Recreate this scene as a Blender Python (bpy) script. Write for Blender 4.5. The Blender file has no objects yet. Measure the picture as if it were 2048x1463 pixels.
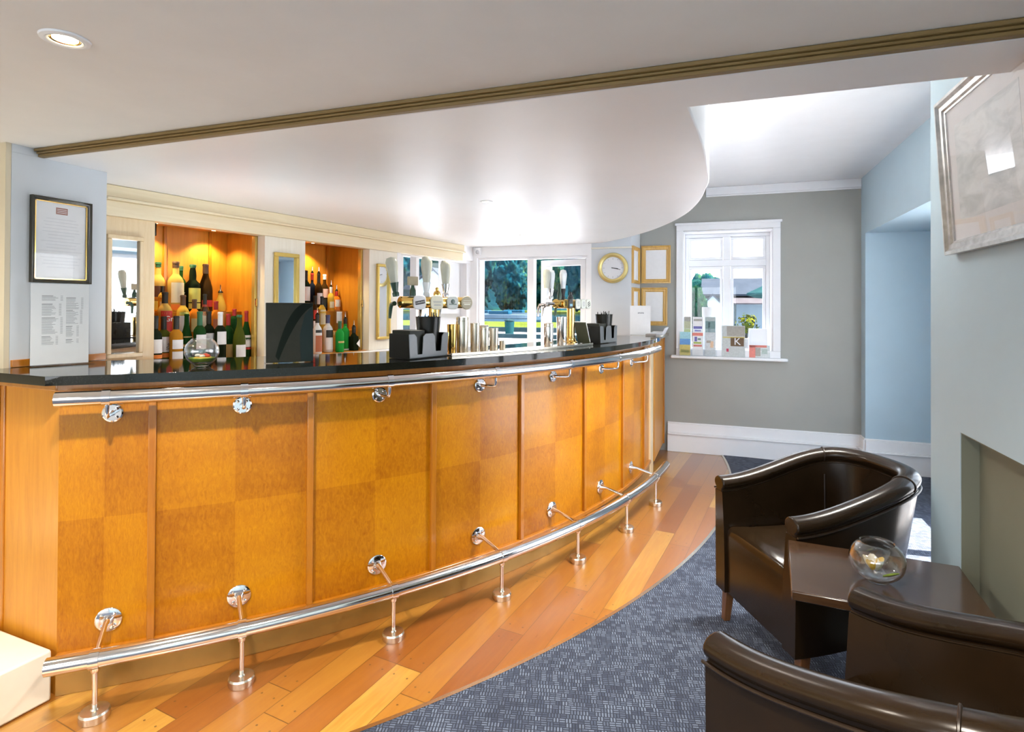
import bpy, bmesh, math, random
from math import sin, cos, pi, radians, sqrt, hypot, atan2
from mathutils import Matrix, Vector

random.seed(7)
SC = bpy.context.scene
COL = SC.collection

# ------------------------------------------------------------------ camera
EYE = Vector((0.0, 0.0, 1.40))
yaw, pitch, roll = radians(19.66), radians(0.447), radians(0.275)
fw = Vector((-sin(yaw), cos(yaw), 0)); rt = Vector((cos(yaw), sin(yaw), 0)); up = Vector((0, 0, 1))
FW = fw * cos(pitch) + up * sin(pitch); U2 = up * cos(pitch) - fw * sin(pitch)
RT = rt * cos(roll) + U2 * sin(roll); UP = U2 * cos(roll) - rt * sin(roll)
cam = bpy.data.cameras.new('camera')
cam.sensor_width = 36.0
cam.lens = 1146.5 / 2048 * 36.0
cam.shift_y = (602.7 - 731.5) / 2048
cam.clip_start = 0.05; cam.clip_end = 600
camo = bpy.data.objects.new('camera', cam); COL.objects.link(camo)
camo.matrix_world = Matrix(((RT.x, UP.x, -FW.x, EYE.x), (RT.y, UP.y, -FW.y, EYE.y), (RT.z, UP.z, -FW.z, EYE.z), (0, 0, 0, 1)))
SC.camera = camo

# ------------------------------------------------------------------ view, sky, sun
SC.view_settings.view_transform = 'Standard'
SC.view_settings.look = 'None'
SC.view_settings.gamma = 1.0
SC.view_settings.use_curve_mapping = False
SC.view_settings.exposure = 1.32
SC.cycles.max_bounces = 10
SC.cycles.diffuse_bounces = 6
SC.cycles.glossy_bounces = 5
SC.cycles.transmission_bounces = 8
SC.cycles.transparent_max_bounces = 24
SC.cycles.caustics_reflective = False
SC.cycles.caustics_refractive = False
SC.cycles.sample_clamp_indirect = 8.0
SC.cycles.use_denoising = True

world = bpy.data.worlds.new('sky'); SC.world = world; world.use_nodes = True
wn = world.node_tree.nodes; wl = world.node_tree.links
bg = wn['Background']
tc = wn.new('ShaderNodeTexCoord'); sp = wn.new('ShaderNodeSeparateXYZ'); rp = wn.new('ShaderNodeValToRGB')
wl.new(tc.outputs['Generated'], sp.inputs[0]); wl.new(sp.outputs['Z'], rp.inputs[0]); wl.new(rp.outputs[0], bg.inputs['Color'])
rp.color_ramp.elements[0].position = 0.0; rp.color_ramp.elements[0].color = (0.90, 0.95, 1.0, 1)
rp.color_ramp.elements[1].position = 0.7; rp.color_ramp.elements[1].color = (0.62, 0.78, 1.0, 1)
bg.inputs['Strength'].default_value = SKY = 3.1

def sun_lamp(direction, strength, color, angle):
    d = bpy.data.lights.new('sun', 'SUN'); d.energy = strength; d.color = color; d.angle = radians(angle)
    o = bpy.data.objects.new('sun', d); COL.objects.link(o)
    o.rotation_euler = Vector(direction).to_track_quat('-Z', 'Y').to_euler()
    o.location = (8, 8, 12)
    return o
sun_lamp((-0.62, -0.06, -1.0), 22.0, (1.0, 0.93, 0.82), 0.6)

def portal(loc, direction, sx, sy):
    d = bpy.data.lights.new('window_portal', 'AREA'); d.shape = 'RECTANGLE'; d.size = sx; d.size_y = sy
    d.cycles.is_portal = True
    o = bpy.data.objects.new('window_portal', d); COL.objects.link(o); o.location = loc
    o.rotation_euler = Vector(direction).to_track_quat('-Z', 'Z').to_euler()
portal((0.09, 6.05, 1.6), (0, -1, 0), 0.80, 1.05)
portal((-1.74, 5.62, 1.43), (0, -1, 0), 1.14, 0.92)
portal((1.80, 3.60, 1.02), (-1, 0, 0), 2.0, 1.95)
portal((-1.6, -3.36, 1.3), (0, 1, 0), 4.2, 1.3)

def downlight_lamp(x, y, z, watts, color=(1.0, 0.90, 0.77), size=150, blend=0.9, r=0.04, aim=None):
    d = bpy.data.lights.new('downlight_lamp', 'SPOT'); d.energy = watts; d.color = color
    d.spot_size = radians(size); d.spot_blend = blend; d.shadow_soft_size = r
    o = bpy.data.objects.new('downlight_lamp', d); COL.objects.link(o); o.location = (x, y, z)
    if aim: o.rotation_euler = (Vector(aim) - o.location).to_track_quat('-Z', 'Y').to_euler()
    return o

# ------------------------------------------------------------------ helpers: meshes
class MB:
    def __init__(s): s.v = []; s.f = []; s.uv = {}
    def add(s, vs, fs, uvs=None):
        b = len(s.v); s.v += [tuple(p) for p in vs]
        for i, f in enumerate(fs):
            if uvs: s.uv[len(s.f)] = uvs[i]
            s.f.append(tuple(b + k for k in f))
        return s
    def box(s, x0, x1, y0, y1, z0, z1, M=None):
        vs = [Vector((x, y, z)) for x in (x0, x1) for y in (y0, y1) for z in (z0, z1)]
        if M: vs = [M @ p for p in vs]
        return s.add(vs, [(0, 1, 3, 2), (4, 6, 7, 5), (0, 4, 5, 1), (2, 3, 7, 6), (0, 2, 6, 4), (1, 5, 7, 3)])
    def prism(s, poly, z0, z1, M=None):
        n = len(poly)
        a = sum(poly[i][0] * poly[(i + 1) % n][1] - poly[(i + 1) % n][0] * poly[i][1] for i in range(n))
        if a < 0: poly = poly[::-1]
        vs = [Vector((p[0], p[1], z0)) for p in poly] + [Vector((p[0], p[1], z1)) for p in poly]
        if M: vs = [M @ p for p in vs]
        fs = [tuple(range(n))[::-1], tuple(range(n, 2 * n))] + [(i, (i + 1) % n, n + (i + 1) % n, n + i) for i in range(n)]
        return s.add(vs, fs)
    def tube(s, pts, r, n=10, closed=False, caps=True):
        pts = [Vector(p) for p in pts]; m = len(pts); rs = r if isinstance(r, (list, tuple)) else [r] * m
        vs = []; prev = None
        for i, p in enumerate(pts):
            a = pts[(i - 1) % m] if (closed or i > 0) else p
            b = pts[(i + 1) % m] if (closed or i < m - 1) else p
            t = (b - a)
            t = t.normalized() if t.length > 1e-9 else Vector((0, 0, 1))
            if prev is None:
                u = t.orthogonal().normalized()
                if abs(t.z) < 0.9: u = Vector((0, 0, 1)).cross(t).normalized()
            else:
                u = (prev - t * prev.dot(t)).normalized()
            prev = u; w = t.cross(u)
            for k in range(n):
                q = 2 * pi * k / n
                vs.append(p + (u * cos(q) + w * sin(q)) * rs[i])
        fs = []
        for i in range(m if closed else m - 1):
            j = (i + 1) % m
            for k in range(n):
                l = (k + 1) % n
                fs.append((i * n + k, i * n + l, j * n + l, j * n + k))
        if caps and not closed:
            fs.append(tuple(range(n))[::-1]); fs.append(tuple((m - 1) * n + k for k in range(n)))
        return s.add(vs, fs)
    def lathe(s, prof, n=20, c=(0, 0, 0), M=None, caps=True):
        vs = []; fs = []; m = len(prof)
        for r, z in prof:
            for k in range(n):
                q = 2 * pi * k / n
                p = Vector((r * cos(q), r * sin(q), z))
                p = (M @ p) if M else p + Vector(c)
                vs.append(p)
        for i in range(m - 1):
            for k in range(n):
                l = (k + 1) % n
                fs.append((i * n + k, i * n + l, (i + 1) * n + l, (i + 1) * n + k))
        if caps and prof[0][0] > 1e-5: fs.append(tuple(range(n))[::-1])
        if caps and prof[-1][0] > 1e-5: fs.append(tuple((m - 1) * n + k for k in range(n)))
        return s.add(vs, fs)
    def cyl(s, p0, p1, r, n=16, r2=None):
        return s.tube([p0, p1], [r, r if r2 is None else r2], n)
    def arc(s, R0, R1, a0, a1, z0, z1, n=24, uv=False):
        """solid between radii R0 < R1 about the bar's centre, angles in degrees"""
        vs = []; fs = []; us = []
        for i in range(n + 1):
            a = radians(a0 + (a1 - a0) * i / n)
            for R, z in ((R0, z0), (R1, z0), (R1, z1), (R0, z1)):
                vs.append((CX + R * cos(a), CY + R * sin(a), z))
        for i in range(n):
            b = 4 * i; c = b + 4; u0, u1 = i / n, (i + 1) / n
            for k in range(4):
                l = (k + 1) % 4
                fs.append((b + k, b + l, c + l, c + k)[::-1])
                if k == 1: us.append([(u0, 0), (u0, 1), (u1, 1), (u1, 0)][::-1])
                else: us.append([(u0, .5)] * 4)
        fs.append((0, 1, 2, 3)); us.append([(0, 0)] * 4)
        fs.append((4 * n, 4 * n + 3, 4 * n + 2, 4 * n + 1)); us.append([(1, 0)] * 4)
        return s.add(vs, fs, us if uv else None)
    def ball(s, c, r, nu=14, nv=9, sc=(1, 1, 1), z0=-1.0, z1=1.0):
        a0, a1 = math.asin(z0), math.asin(z1)
        prof = []
        for i in range(nv + 1):
            a = a0 + (a1 - a0) * i / nv
            prof.append((max(cos(a), 1e-6) * r, sin(a) * r))
        M = Matrix.Translation(Vector(c)) @ Matrix.Diagonal((sc[0], sc[1], sc[2], 1))
        return s.lathe(prof, nu, M=M)

CX, CY = -5.10, 4.96          # centre of the curved bar
def pol(R, deg, z=0.0):
    a = radians(deg); return Vector((CX + R * cos(a), CY + R * sin(a), z))

def obj(name, mb, mat, parent=None, bevel=0, smooth=True, sharp=35, seg=2, local=False):
    me = bpy.data.meshes.new(name)
    me.from_pydata(mb.v, [], mb.f)
    if mb.uv:
        ul = me.uv_layers.new(name='UVMap')
        for i, uvs in mb.uv.items():
            p = me.polygons[i]
            for k, li in enumerate(p.loop_indices): ul.data[li].uv = uvs[k]
    bm = bmesh.new(); bm.from_mesh(me); bmesh.ops.recalc_face_normals(bm, faces=bm.faces); bm.to_mesh(me); bm.free()
    if smooth:
        me.shade_smooth(); me.set_sharp_from_angle(angle=radians(sharp))
    me.materials.append(mat)
    o = bpy.data.objects.new(name, me); COL.objects.link(o)
    if parent:
        o.parent = parent
        if not local and parent.parent is None:
            o.matrix_parent_inverse = (Matrix.Translation(parent.location) @ parent.rotation_euler.to_matrix().to_4x4()).inverted()
    if bevel:
        b = o.modifiers.new('edge', 'BEVEL'); b.width = bevel; b.segments = seg; b.limit_method = 'ANGLE'; b.angle_limit = radians(40)
    return o

def tag(o, label=None, cat=None, group=None, kind=None):
    if label: o['label'] = label
    if cat: o['category'] = cat
    if group: o['group'] = group
    if kind: o['kind'] = kind
    return o
def thing(name, label, cat, loc=(0, 0, 0), rz=0.0, group=None, kind=None):
    o = bpy.data.objects.new(name, None); COL.objects.link(o)
    o.location = loc; o.rotation_euler = (0, 0, rz); o.empty_display_size = 0.05
    return tag(o, label, cat, group, kind)
def struct(name, mb, mat, **k):
    return tag(obj(name, mb, mat, **k), kind='structure')
def copy_tree(o, parent=None):
    c = o.copy(); COL.objects.link(c); c.parent = parent
    for ch in o.children: copy_tree(ch, c)
    return c
def text_mesh(parent, name, s, size, M, mat, extrude=0.0006, align='CENTER', spacing=1.0):
    cu = bpy.data.curves.new(name, 'FONT'); cu.body = s; cu.size = size; cu.align_x = align; cu.align_y = 'CENTER'
    cu.extrude = extrude; cu.space_character = spacing
    t = bpy.data.objects.new(name, cu); COL.objects.link(t)
    dg = bpy.context.evaluated_depsgraph_get()
    me = bpy.data.meshes.new_from_object(t.evaluated_get(dg)); me.materials.clear(); me.materials.append(mat)
    bpy.data.objects.remove(t); bpy.data.curves.remove(cu)
    me.transform(M); me.name = name
    o = bpy.data.objects.new(name, me); COL.objects.link(o); o.parent = parent
    return o

# ------------------------------------------------------------------ helpers: materials
class NT:
    def __init__(s, name):
        s.m = bpy.data.materials.new(name); s.m.use_nodes = True; s.t = s.m.node_tree
        s.b = s.t.nodes['Principled BSDF']; s.out = s.t.nodes['Material Output']
    def n(s, typ, **k):
        q = s.t.nodes.new(typ)
        for a, v in k.items(): setattr(q, a, v)
        return q
    def put(s, sock, v):
        if hasattr(v, 'is_output'): s.t.links.new(v, sock)
        elif isinstance(v, (tuple, list)) and len(v) == 3 and sock.type == 'RGBA': sock.default_value = (*v, 1)
        else: sock.default_value = v
    def math(s, op, a, b=0.0, c=None):
        q = s.n('ShaderNodeMath', operation=op); s.put(q.inputs[0], a); s.put(q.inputs[1], b)
        if c is not None: s.put(q.inputs[2], c)
        return q.outputs[0]
    def mix(s, f, a, b, mode='MIX'):
        q = s.n('ShaderNodeMix', data_type='RGBA', blend_type=mode)
        s.put(q.inputs[0], f); s.put(q.inputs[6], a); s.put(q.inputs[7], b); return q.outputs[2]
    def coord(s, which='Object'): return s.n('ShaderNodeTexCoord').outputs[which]
    def mapping(s, v, scale=(1, 1, 1), rot=(0, 0, 0), loc=(0, 0, 0)):
        q = s.n('ShaderNodeMapping'); s.t.links.new(v, q.inputs[0])
        q.inputs['Scale'].default_value = scale; q.inputs['Rotation'].default_value = rot; q.inputs['Location'].default_value = loc
        return q.outputs[0]
    def noise(s, v, scale, detail=4, rough=.55, dist=0.0):
        q = s.n('ShaderNodeTexNoise'); s.t.links.new(v, q.inputs['Vector'])
        q.inputs['Scale'].default_value = scale; q.inputs['Detail'].default_value = detail
        q.inputs['Roughness'].default_value = rough; q.inputs['Distortion'].default_value = dist
        return q.outputs['Fac']
    def ramp(s, f, *stops):
        q = s.n('ShaderNodeValToRGB'); s.put(q.inputs[0], f); e = q.color_ramp.elements
        while len(e) < len(stops): e.new(.5)
        for i, (p, c) in enumerate(stops): e[i].position = p; e[i].color = (*c, 1) if len(c) == 3 else c
        return q.outputs[0]
    def sep(s, v):
        q = s.n('ShaderNodeSeparateXYZ'); s.t.links.new(v, q.inputs[0]); return q.outputs
    def comb(s, x, y, z=0.0):
        q = s.n('ShaderNodeCombineXYZ')
        for i, a in enumerate((x, y, z)): s.put(q.inputs[i], a)
        return q.outputs[0]
    def white(s, v):
        q = s.n('ShaderNodeTexWhiteNoise', noise_dimensions='3D'); s.t.links.new(v, q.inputs['Vector']); return q.outputs['Value']
    def bump(s, h, strength=.3, dist=.002):
        q = s.n('ShaderNodeBump'); s.put(q.inputs['Height'], h); q.inputs['Strength'].default_value = strength
        q.inputs['Distance'].default_value = dist; s.t.links.new(q.outputs[0], s.b.inputs['Normal'])
    def set(s, **k):
        names = dict(color='Base Color', rough='Roughness', metal='Metallic', coat='Coat Weight', coatr='Coat Roughness', spec='Specular IOR Level', trans='Transmission Weight', emit='Emission Color', es='Emission Strength', ior='IOR', sheen='Sheen Weight', sss='Subsurface Weight', alpha='Alpha')
        for a, v in k.items(): s.put(s.b.inputs[names[a]], v)
        return s.m
def plain(name, color, rough=.5, vary=.04, scale=30, bumpy=0.0, **k):
    """a painted, moulded or woven surface: one colour with slight wear in tone and gloss"""
    t = NT(name); c = t.coord()
    f = t.noise(c, scale, 3)
    lo = tuple(x * (1 - vary) for x in color); hi = tuple(min(1, x * (1 + vary)) for x in color)
    t.set(color=t.ramp(f, (.3, lo), (.7, hi)), rough=rough, **k)
    if bumpy: t.bump(t.noise(c, scale * 8, 2), bumpy, .001)
    return t.m
def thin_glass(name, tint=(1, 1, 1), rough=0.0, refl=1.0):
    t = NT(name); t.t.nodes.remove(t.b)
    tr = t.n('ShaderNodeBsdfTransparent'); t.put(tr.inputs[0], tint)
    gl = t.n('ShaderNodeBsdfGlossy'); gl.inputs['Roughness'].default_value = rough
    fr = t.n('ShaderNodeLayerWeight')
    fre = t.math('ADD', t.math('MULTIPLY', t.math('POWER', fr.outputs['Facing'], 4.0), .85), .045)
    mx = t.n('ShaderNodeMixShader')
    t.t.links.new(t.math('MINIMUM', t.math('MULTIPLY', fre, refl), 1.0), mx.inputs[0]); t.t.links.new(tr.outputs[0], mx.inputs[1]); t.t.links.new(gl.outputs[0], mx.inputs[2])
    t.t.links.new(mx.outputs[0], t.out.inputs[0])
    return t.m
def wood(name, dark, light, rough=.3, scale=3.0, axis=2, coat=.3, stretch=14):
    t = NT(name); sc = [stretch] * 3; sc[axis] = 1.0
    v = t.mapping(t.coord(), tuple(x * scale / 3 for x in sc))
    f = t.noise(v, 3.0, 6, .6, .6)
    g = t.noise(t.mapping(t.coord(), tuple(x * scale for x in sc)), 12, 3)
    f2 = t.math('ADD', t.math('MULTIPLY', f, .75), t.math('MULTIPLY', g, .25))
    t.set(color=t.ramp(f2, (.3, dark), (.7, light)), rough=rough, coat=coat, coatr=.12)
    return t.m

M = {}
M['ceiling'] = plain('ceiling paint', (.80, .785, .76), .75, .02, 6, .25)
M['soffit'] = plain('soffit paint', (.87, .87, .87), .42, .015, 3)
M['white'] = plain('white gloss paint', (.84, .85, .87), .35, .015, 8)
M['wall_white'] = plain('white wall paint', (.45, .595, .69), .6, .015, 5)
M['wall_pale'] = plain('pale grey wall paint', (.60, .635, .67), .6, .015, 5)
M['wall_grey'] = plain('grey wall paint', (.36, .365, .335), .65, .02, 4)
M['wall_warm_lit'] = plain('warm-lit wall paint', (.66, .58, .42), .6, .02, 4)
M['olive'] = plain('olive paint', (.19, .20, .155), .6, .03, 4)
M['trim_shaded'] = plain('shaded white moulding', (.22, .145, .05), .5, .05, 10)  # white moulding; the tan paints in shade and warm light
M['steel'] = plain('polished steel', (.80, .77, .75), .10, .02, 20, metal=1.0)
M['chrome'] = plain('chrome', (.82, .82, .84), .05, .01, 20, metal=1.0)
M['brushed'] = plain('brushed steel', (.66, .60, .50), .26, .04, 40, metal=1.0)
M['brass'] = plain('polished brass', (.86, .56, .16), .12, .03, 20, metal=1.0)
M['gold_frame'] = wood('gilt wood', (.50, .27, .05), (.72, .44, .11), .3, 4, 2, .4)
M['gold_trim'] = plain('gold lacquer', (.72, .52, .14), .25, .04, 20, metal=.6)
M['black_plastic'] = plain('black plastic', (.010, .010, .008), .25, .1, 20, spec=.3)
M['black'] = plain('black card', (.016, .018, .013), .5, .1, 20, spec=.25)
M['dark_olive'] = plain('dark olive cloth', (.055, .06, .035), .6, .1, 20)
M['paper'] = plain('white paper', (.80, .80, .81), .6, .02, 30)
M['ink'] = plain('grey ink', (.30, .31, .33), .7, .05, 30)
M['ink_black'] = plain('black ink', (.02, .02, .02), .6, .05, 30)
M['ink_white'] = plain('white ink', (.85, .85, .85), .6, .02, 30)
M['rust'] = plain('rust print', (.36, .17, .13), .6, .05, 30)
M['mirror'] = plain('mirror glass', (.93, .94, .94), .015, .005, 5, metal=1.0)
M['glass'] = thin_glass('window glass', refl=.45)
M['bowl_glass'] = thin_glass('bowl glass', (.975, .985, .985), 0.0, 2.6)
M['acrylic'] = thin_glass('clear acrylic', (.96, .97, .975), 0.02, .4)
M['maple'] = wood('pale maple', (.66, .49, .27), (.78, .63, .40), .35, 3, 2, .3)
M['maple_white'] = wood('daylit maple', (.72, .68, .57), (.80, .77, .68), .4, 3, 2, .2)  # same maple, whitened to paint in the window daylight
M['maple_daylit_h'] = wood('daylit maple rail', (.72, .61, .40), (.80, .71, .51), .4, 3, 1, .2)  # same maple, paled part way to paint in daylight
M['honey'] = wood('honey veneer', (.44, .16, .010), (.60, .26, .022), .42, 2.5, 2, .08)
M['frame_black'] = plain('black lacquer frame', (.03, .025, .012), .25, .1, 20)
M['leather'] = None
t = NT('brown leather'); c = t.coord()
f = t.noise(c, 9, 4); g = t.noise(c, 320, 2)
t.set(color=t.ramp(f, (.3, (.014, .008, .0035)), (.75, (.020, .011, .005))), rough=.23, spec=.30)
t.bump(g, .06, .0003); M['leather'] = t.m
M['leather_edge'] = plain('dark piping', (.016, .009, .005), .35, .1, 40)
M['leg_wood'] = wood('stained beech leg', (.09, .035, .012), (.16, .07, .025), .35, 4, 2, .3)
M['wenge'] = wood('dark walnut top', (.030, .014, .007), (.075, .038, .018), .18, 3, 0, .5, 18)
t = NT('black granite'); c = t.coord()
f = t.noise(c, 260, 2, .6)
t.set(color=t.ramp(f, (.6, (.006, .007, .005)), (.8, (.03, .033, .025))), rough=.06, spec=.4); M['granite'] = t.m

# quartered bird's-eye veneer: four mirrored leaves to a panel
t = NT('quartered maple veneer'); uv = t.sep(t.coord('UV')); oi = t.n('ShaderNodeObjectInfo').outputs['Random']
qu = t.math('FLOOR', t.math('MULTIPLY', uv[0], 2.0)); qv = t.math('FLOOR', t.math('MULTIPLY', uv[1], 2.0))
par = t.math('MODULO', t.math('ADD', qu, qv), 2.0)
mu = t.math('ABSOLUTE', t.math('SUBTRACT', uv[0], .5)); mv = t.math('ABSOLUTE', t.math('SUBTRACT', uv[1], .5))
vec = t.comb(t.math('ADD', t.math('MULTIPLY', mu, .56), t.math('MULTIPLY', oi, 37.0)), t.math('ADD', mv, t.math('MULTIPLY', oi, 11.0)), 0.0)
v1 = t.mapping(vec, (60, 22, 1), (0, 0, .75))
fig = t.noise(v1, 1.4, 3, .6, 1.2)
big = t.noise(vec, 3.2, 3)
tone = t.math('ADD', t.math('MULTIPLY', fig, .45), t.math('ADD', t.math('MULTIPLY', big, .42), t.math('MULTIPLY', par, .10)))
col = t.ramp(tone, (.28, (.28, .080, .0005)), (.52, (.45, .166, .001)), (.76, (.60, .262, .002)))
t.set(color=col, rough=.36, coat=.32, coatr=.16, spec=.3)
t.bump(fig, .05, .001); M['veneer'] = t.m
M['bar_trim'] = wood('bar moulding', (.34, .11, .004), (.48, .18, .010), .28, 3, 2, .5)
M['plinth'] = plain('brown gilt plinth', (.34, .19, .045), .20, .15, 5, metal=.55)

# floorboards
t = NT('strip oak floorboards'); p = t.mapping(t.coord(), rot=(0, 0, radians(7.3)))
xyz = t.sep(p); W = .118; L = 1.05
row = t.math('FLOOR', t.math('DIVIDE', xyz[0], W)); fx = t.math('FRACT', t.math('DIVIDE', xyz[0], W))
off = t.math('MULTIPLY', t.white(t.comb(row, 3.7, 1.2)), L)
yy = t.math('DIVIDE', t.math('ADD', xyz[1], off), L); colm = t.math('FLOOR', yy); fy = t.math('FRACT', yy)
rnd = t.white(t.comb(row, colm, 5.5))
grain = t.noise(t.mapping(t.comb(xyz[0], xyz[1], t.math('MULTIPLY', rnd, 40)), (26, 2.2, 1)), 2.0, 5, .6, .8)
tone = t.math('ADD', t.math('MULTIPLY', rnd, .62), t.math('MULTIPLY', grain, .38))
cw = t.ramp(tone, (.15, (.20, .055, .006)), (.42, (.29, .100, .011)), (.68, (.38, .170, .022)), (.92, (.54, .32, .060)))
ex = t.math('MINIMUM', fx, t.math('SUBTRACT', 1.0, fx)); ey = t.math('MINIMUM', fy, t.math('SUBTRACT', 1.0, fy))
seam = t.math('MAXIMUM', t.math('LESS_THAN', ex, .011), t.math('LESS_THAN', ey, .0018))
dx = t.math('ABSOLUTE', t.math('SUBTRACT', ex, .24)); dy = t.math('ABSOLUTE', t.math('SUBTRACT', ey, .05))
dd = t.math('SQRT', t.math('ADD', t.math('POWER', t.math('MULTIPLY', dx, W), 2.0), t.math('POWER', t.math('MULTIPLY', dy, L), 2.0)))
nail = t.math('LESS_THAN', dd, .0042)
mark = t.math('MAXIMUM', seam, nail)
t.set(color=t.mix(t.math('MULTIPLY', mark, .8), cw, (.07, .025, .006)), rough=t.math('ADD', .24, t.math('MULTIPLY', grain, .14)), coat=1.0, coatr=.30)
t.b.inputs['Coat IOR'].default_value = 1.75
t.bump(t.math('SUBTRACT', 1.0, seam), .25, .001); M['boards'] = t.m

# carpet: short pale dashes woven over navy
t = NT('navy dash carpet'); p = t.mapping(t.coord(), scale=(48, 48, 48), rot=(0, 0, radians(-14)))
xyz = t.sep(p)
rowj = t.math('MULTIPLY', t.white(t.comb(t.math('FLOOR', xyz[1]), 2.0, 9.0)), 3.0)
xs = t.math('ADD', xyz[0], rowj)
ci = t.comb(t.math('FLOOR', xs), t.math('FLOOR', xyz[1]), 1.0)
cell = t.white(ci); lum = t.white(t.comb(t.math('FLOOR', xs), t.math('FLOOR', xyz[1]), 7.0))
fx = t.math('FRACT', xs); fy = t.math('FRACT', xyz[1])
sel = t.math('GREATER_THAN', cell, .45); inv = t.math('SUBTRACT', 1.0, sel)
ss = t.math('ADD', t.math('MULTIPLY', fx, sel), t.math('MULTIPLY', fy, inv)); tt = t.math('ADD', t.math('MULTIPLY', fy, sel), t.math('MULTIPLY', fx, inv))
b1 = t.math('LESS_THAN', t.math('ABSOLUTE', t.math('SUBTRACT', t.math('FRACT', t.math('MULTIPLY', ss, 2.0)), .5)), .27)
b2 = t.math('LESS_THAN', t.math('ABSOLUTE', t.math('SUBTRACT', tt, .5)), .43)
fib = t.noise(t.coord(), 260, 2); blot = t.noise(t.coord(), 5, 4)
bar_ = t.math('MULTIPLY', t.math('MULTIPLY', b1, b2), t.math('ADD', .25, t.math('MULTIPLY', lum, .75)))
q = t.math('MULTIPLY', t.math('ADD', t.math('MULTIPLY', bar_, .8), .12), t.math('ADD', t.math('MULTIPLY', fib, .8), t.math('MULTIPLY', blot, 1.1)))
t.set(color=t.ramp(q, (.06, (.006, .010, .022)), (.36, (.030, .042, .076)), (.85, (.115, .145, .205))), rough=.95, sheen=.05)
t.bump(q, .5, .003); M['carpet'] = t.m

# ------------------------------------------------------------------ the room
YB = 5.80        # grey end wall
ZS, ZN, ZU = 2.00, 2.032, 2.54   # bar ceiling, near ceiling, ceiling by the end window
struct('floor', MB().box(-4.2, 2.0, -3.4, 5.95, -.12, 0), M['boards'], smooth=False)
arcp = [pol(5.22, a)[:2] for a in [-78 + i * (87.3 / 40) for i in range(41)]]
cp = arcp + [(.06, YB - .02), (1.66, YB - .15), (1.66, 2.5), (.80, 2.5), (.80, -3.3), (-3.9, -3.3)]
struct('floor_carpet', MB().prism([tuple(p) for p in cp], .0005, .007), M['carpet'], smooth=False)
struct('trim_1', MB().arc(5.205, 5.222, -78, 9.3, .0005, .0085, 60), M['brushed'])

def hole_wall(name, axis, c0, c1, u0, u1, z0, z1, holes, mat):
    """a wall slab from c0 to c1 in depth, running u0..u1, with rectangular openings (ua, ub, za, zb)"""
    m = MB()
    def bx(ua, ub, za, zb):
        if ub - ua < 1e-4 or zb - za < 1e-4: return
        if axis == 'y': m.box(ua, ub, c0, c1, za, zb)
        else: m.box(c0, c1, ua, ub, za, zb)
    x = u0
    for ua, ub, za, zb in holes:
        bx(x, ua, z0, z1); bx(ua, ub, z0, za); bx(ua, ub, zb, z1); x = ub
    bx(x, u1, z0, z1)
    return struct(name, m, mat, smooth=False)
hole_wall('wall_back', 'y', YB, 6.06, -.78, 1.2, 0, ZU, [(-.31, .49, .93, 2.13)], M['wall_grey'])
struct('wall_pier', MB().prism([(-1.127, 5.40), (-.752, 5.40), (-.72, YB), (-.72, 6.0), (-1.127, 6.0)], 0, 2.3), M['wall_pale'], smooth=False)
hole_wall('wall_bar_end', 'y', 5.40, 5.60, -2.75, -1.127, 0, 2.3, [(-2.31, -1.165, .965, 1.89)], M['white'])
# right-hand side: chimney breast, then a deep window recess, then a pale return to the end wall
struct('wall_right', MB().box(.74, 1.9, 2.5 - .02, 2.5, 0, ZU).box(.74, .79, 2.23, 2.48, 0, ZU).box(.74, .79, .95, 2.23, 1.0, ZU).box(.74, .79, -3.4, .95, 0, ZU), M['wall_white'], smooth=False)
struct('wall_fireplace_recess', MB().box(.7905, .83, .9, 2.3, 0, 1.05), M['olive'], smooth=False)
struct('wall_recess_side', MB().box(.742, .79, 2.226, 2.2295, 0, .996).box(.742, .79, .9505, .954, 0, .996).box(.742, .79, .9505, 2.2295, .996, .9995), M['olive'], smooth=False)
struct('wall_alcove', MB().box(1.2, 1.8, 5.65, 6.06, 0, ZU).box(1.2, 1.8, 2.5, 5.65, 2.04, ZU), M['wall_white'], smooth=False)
# left: pale return beside the bar, warm-lit wall by the step, room behind the viewer
struct('wall_left', MB().prism([(-3.3, 1.46), (-2.62, 1.46), (-2.62, 1.835), (-2.862, 1.985), (-3.3, 1.985)], 0, ZS - .0005).box(-3.3, -2.62, 1.46, 1.5755, ZS, ZN - .0005), M['wall_pale'], smooth=False)
struct('wall_left_warm_lit', MB().box(-4.1, -2.62, 1.44, 1.459, 0, ZN), M['wall_warm_lit'], smooth=False)  # wall end tinted cream to paint in the warm light
struct('wall_left_near', MB().box(-4.2, -4.08, -3.4, 1.44, 0, ZN + .1), M['wall_warm_lit'], smooth=False)
hole_wall('wall_near', 'y', -3.5, -3.38, -4.2, .86, 0, ZN + .1, [(-3.7, -1.7, .7, 1.95), (-1.5, .5, .7, 1.95)], M['wall_pale'])
struct('wall_bar_back', MB().box(-3.5, -3.4, 1.8, 5.6, 0, 2.3), M['wall_pale'], smooth=False)

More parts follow.
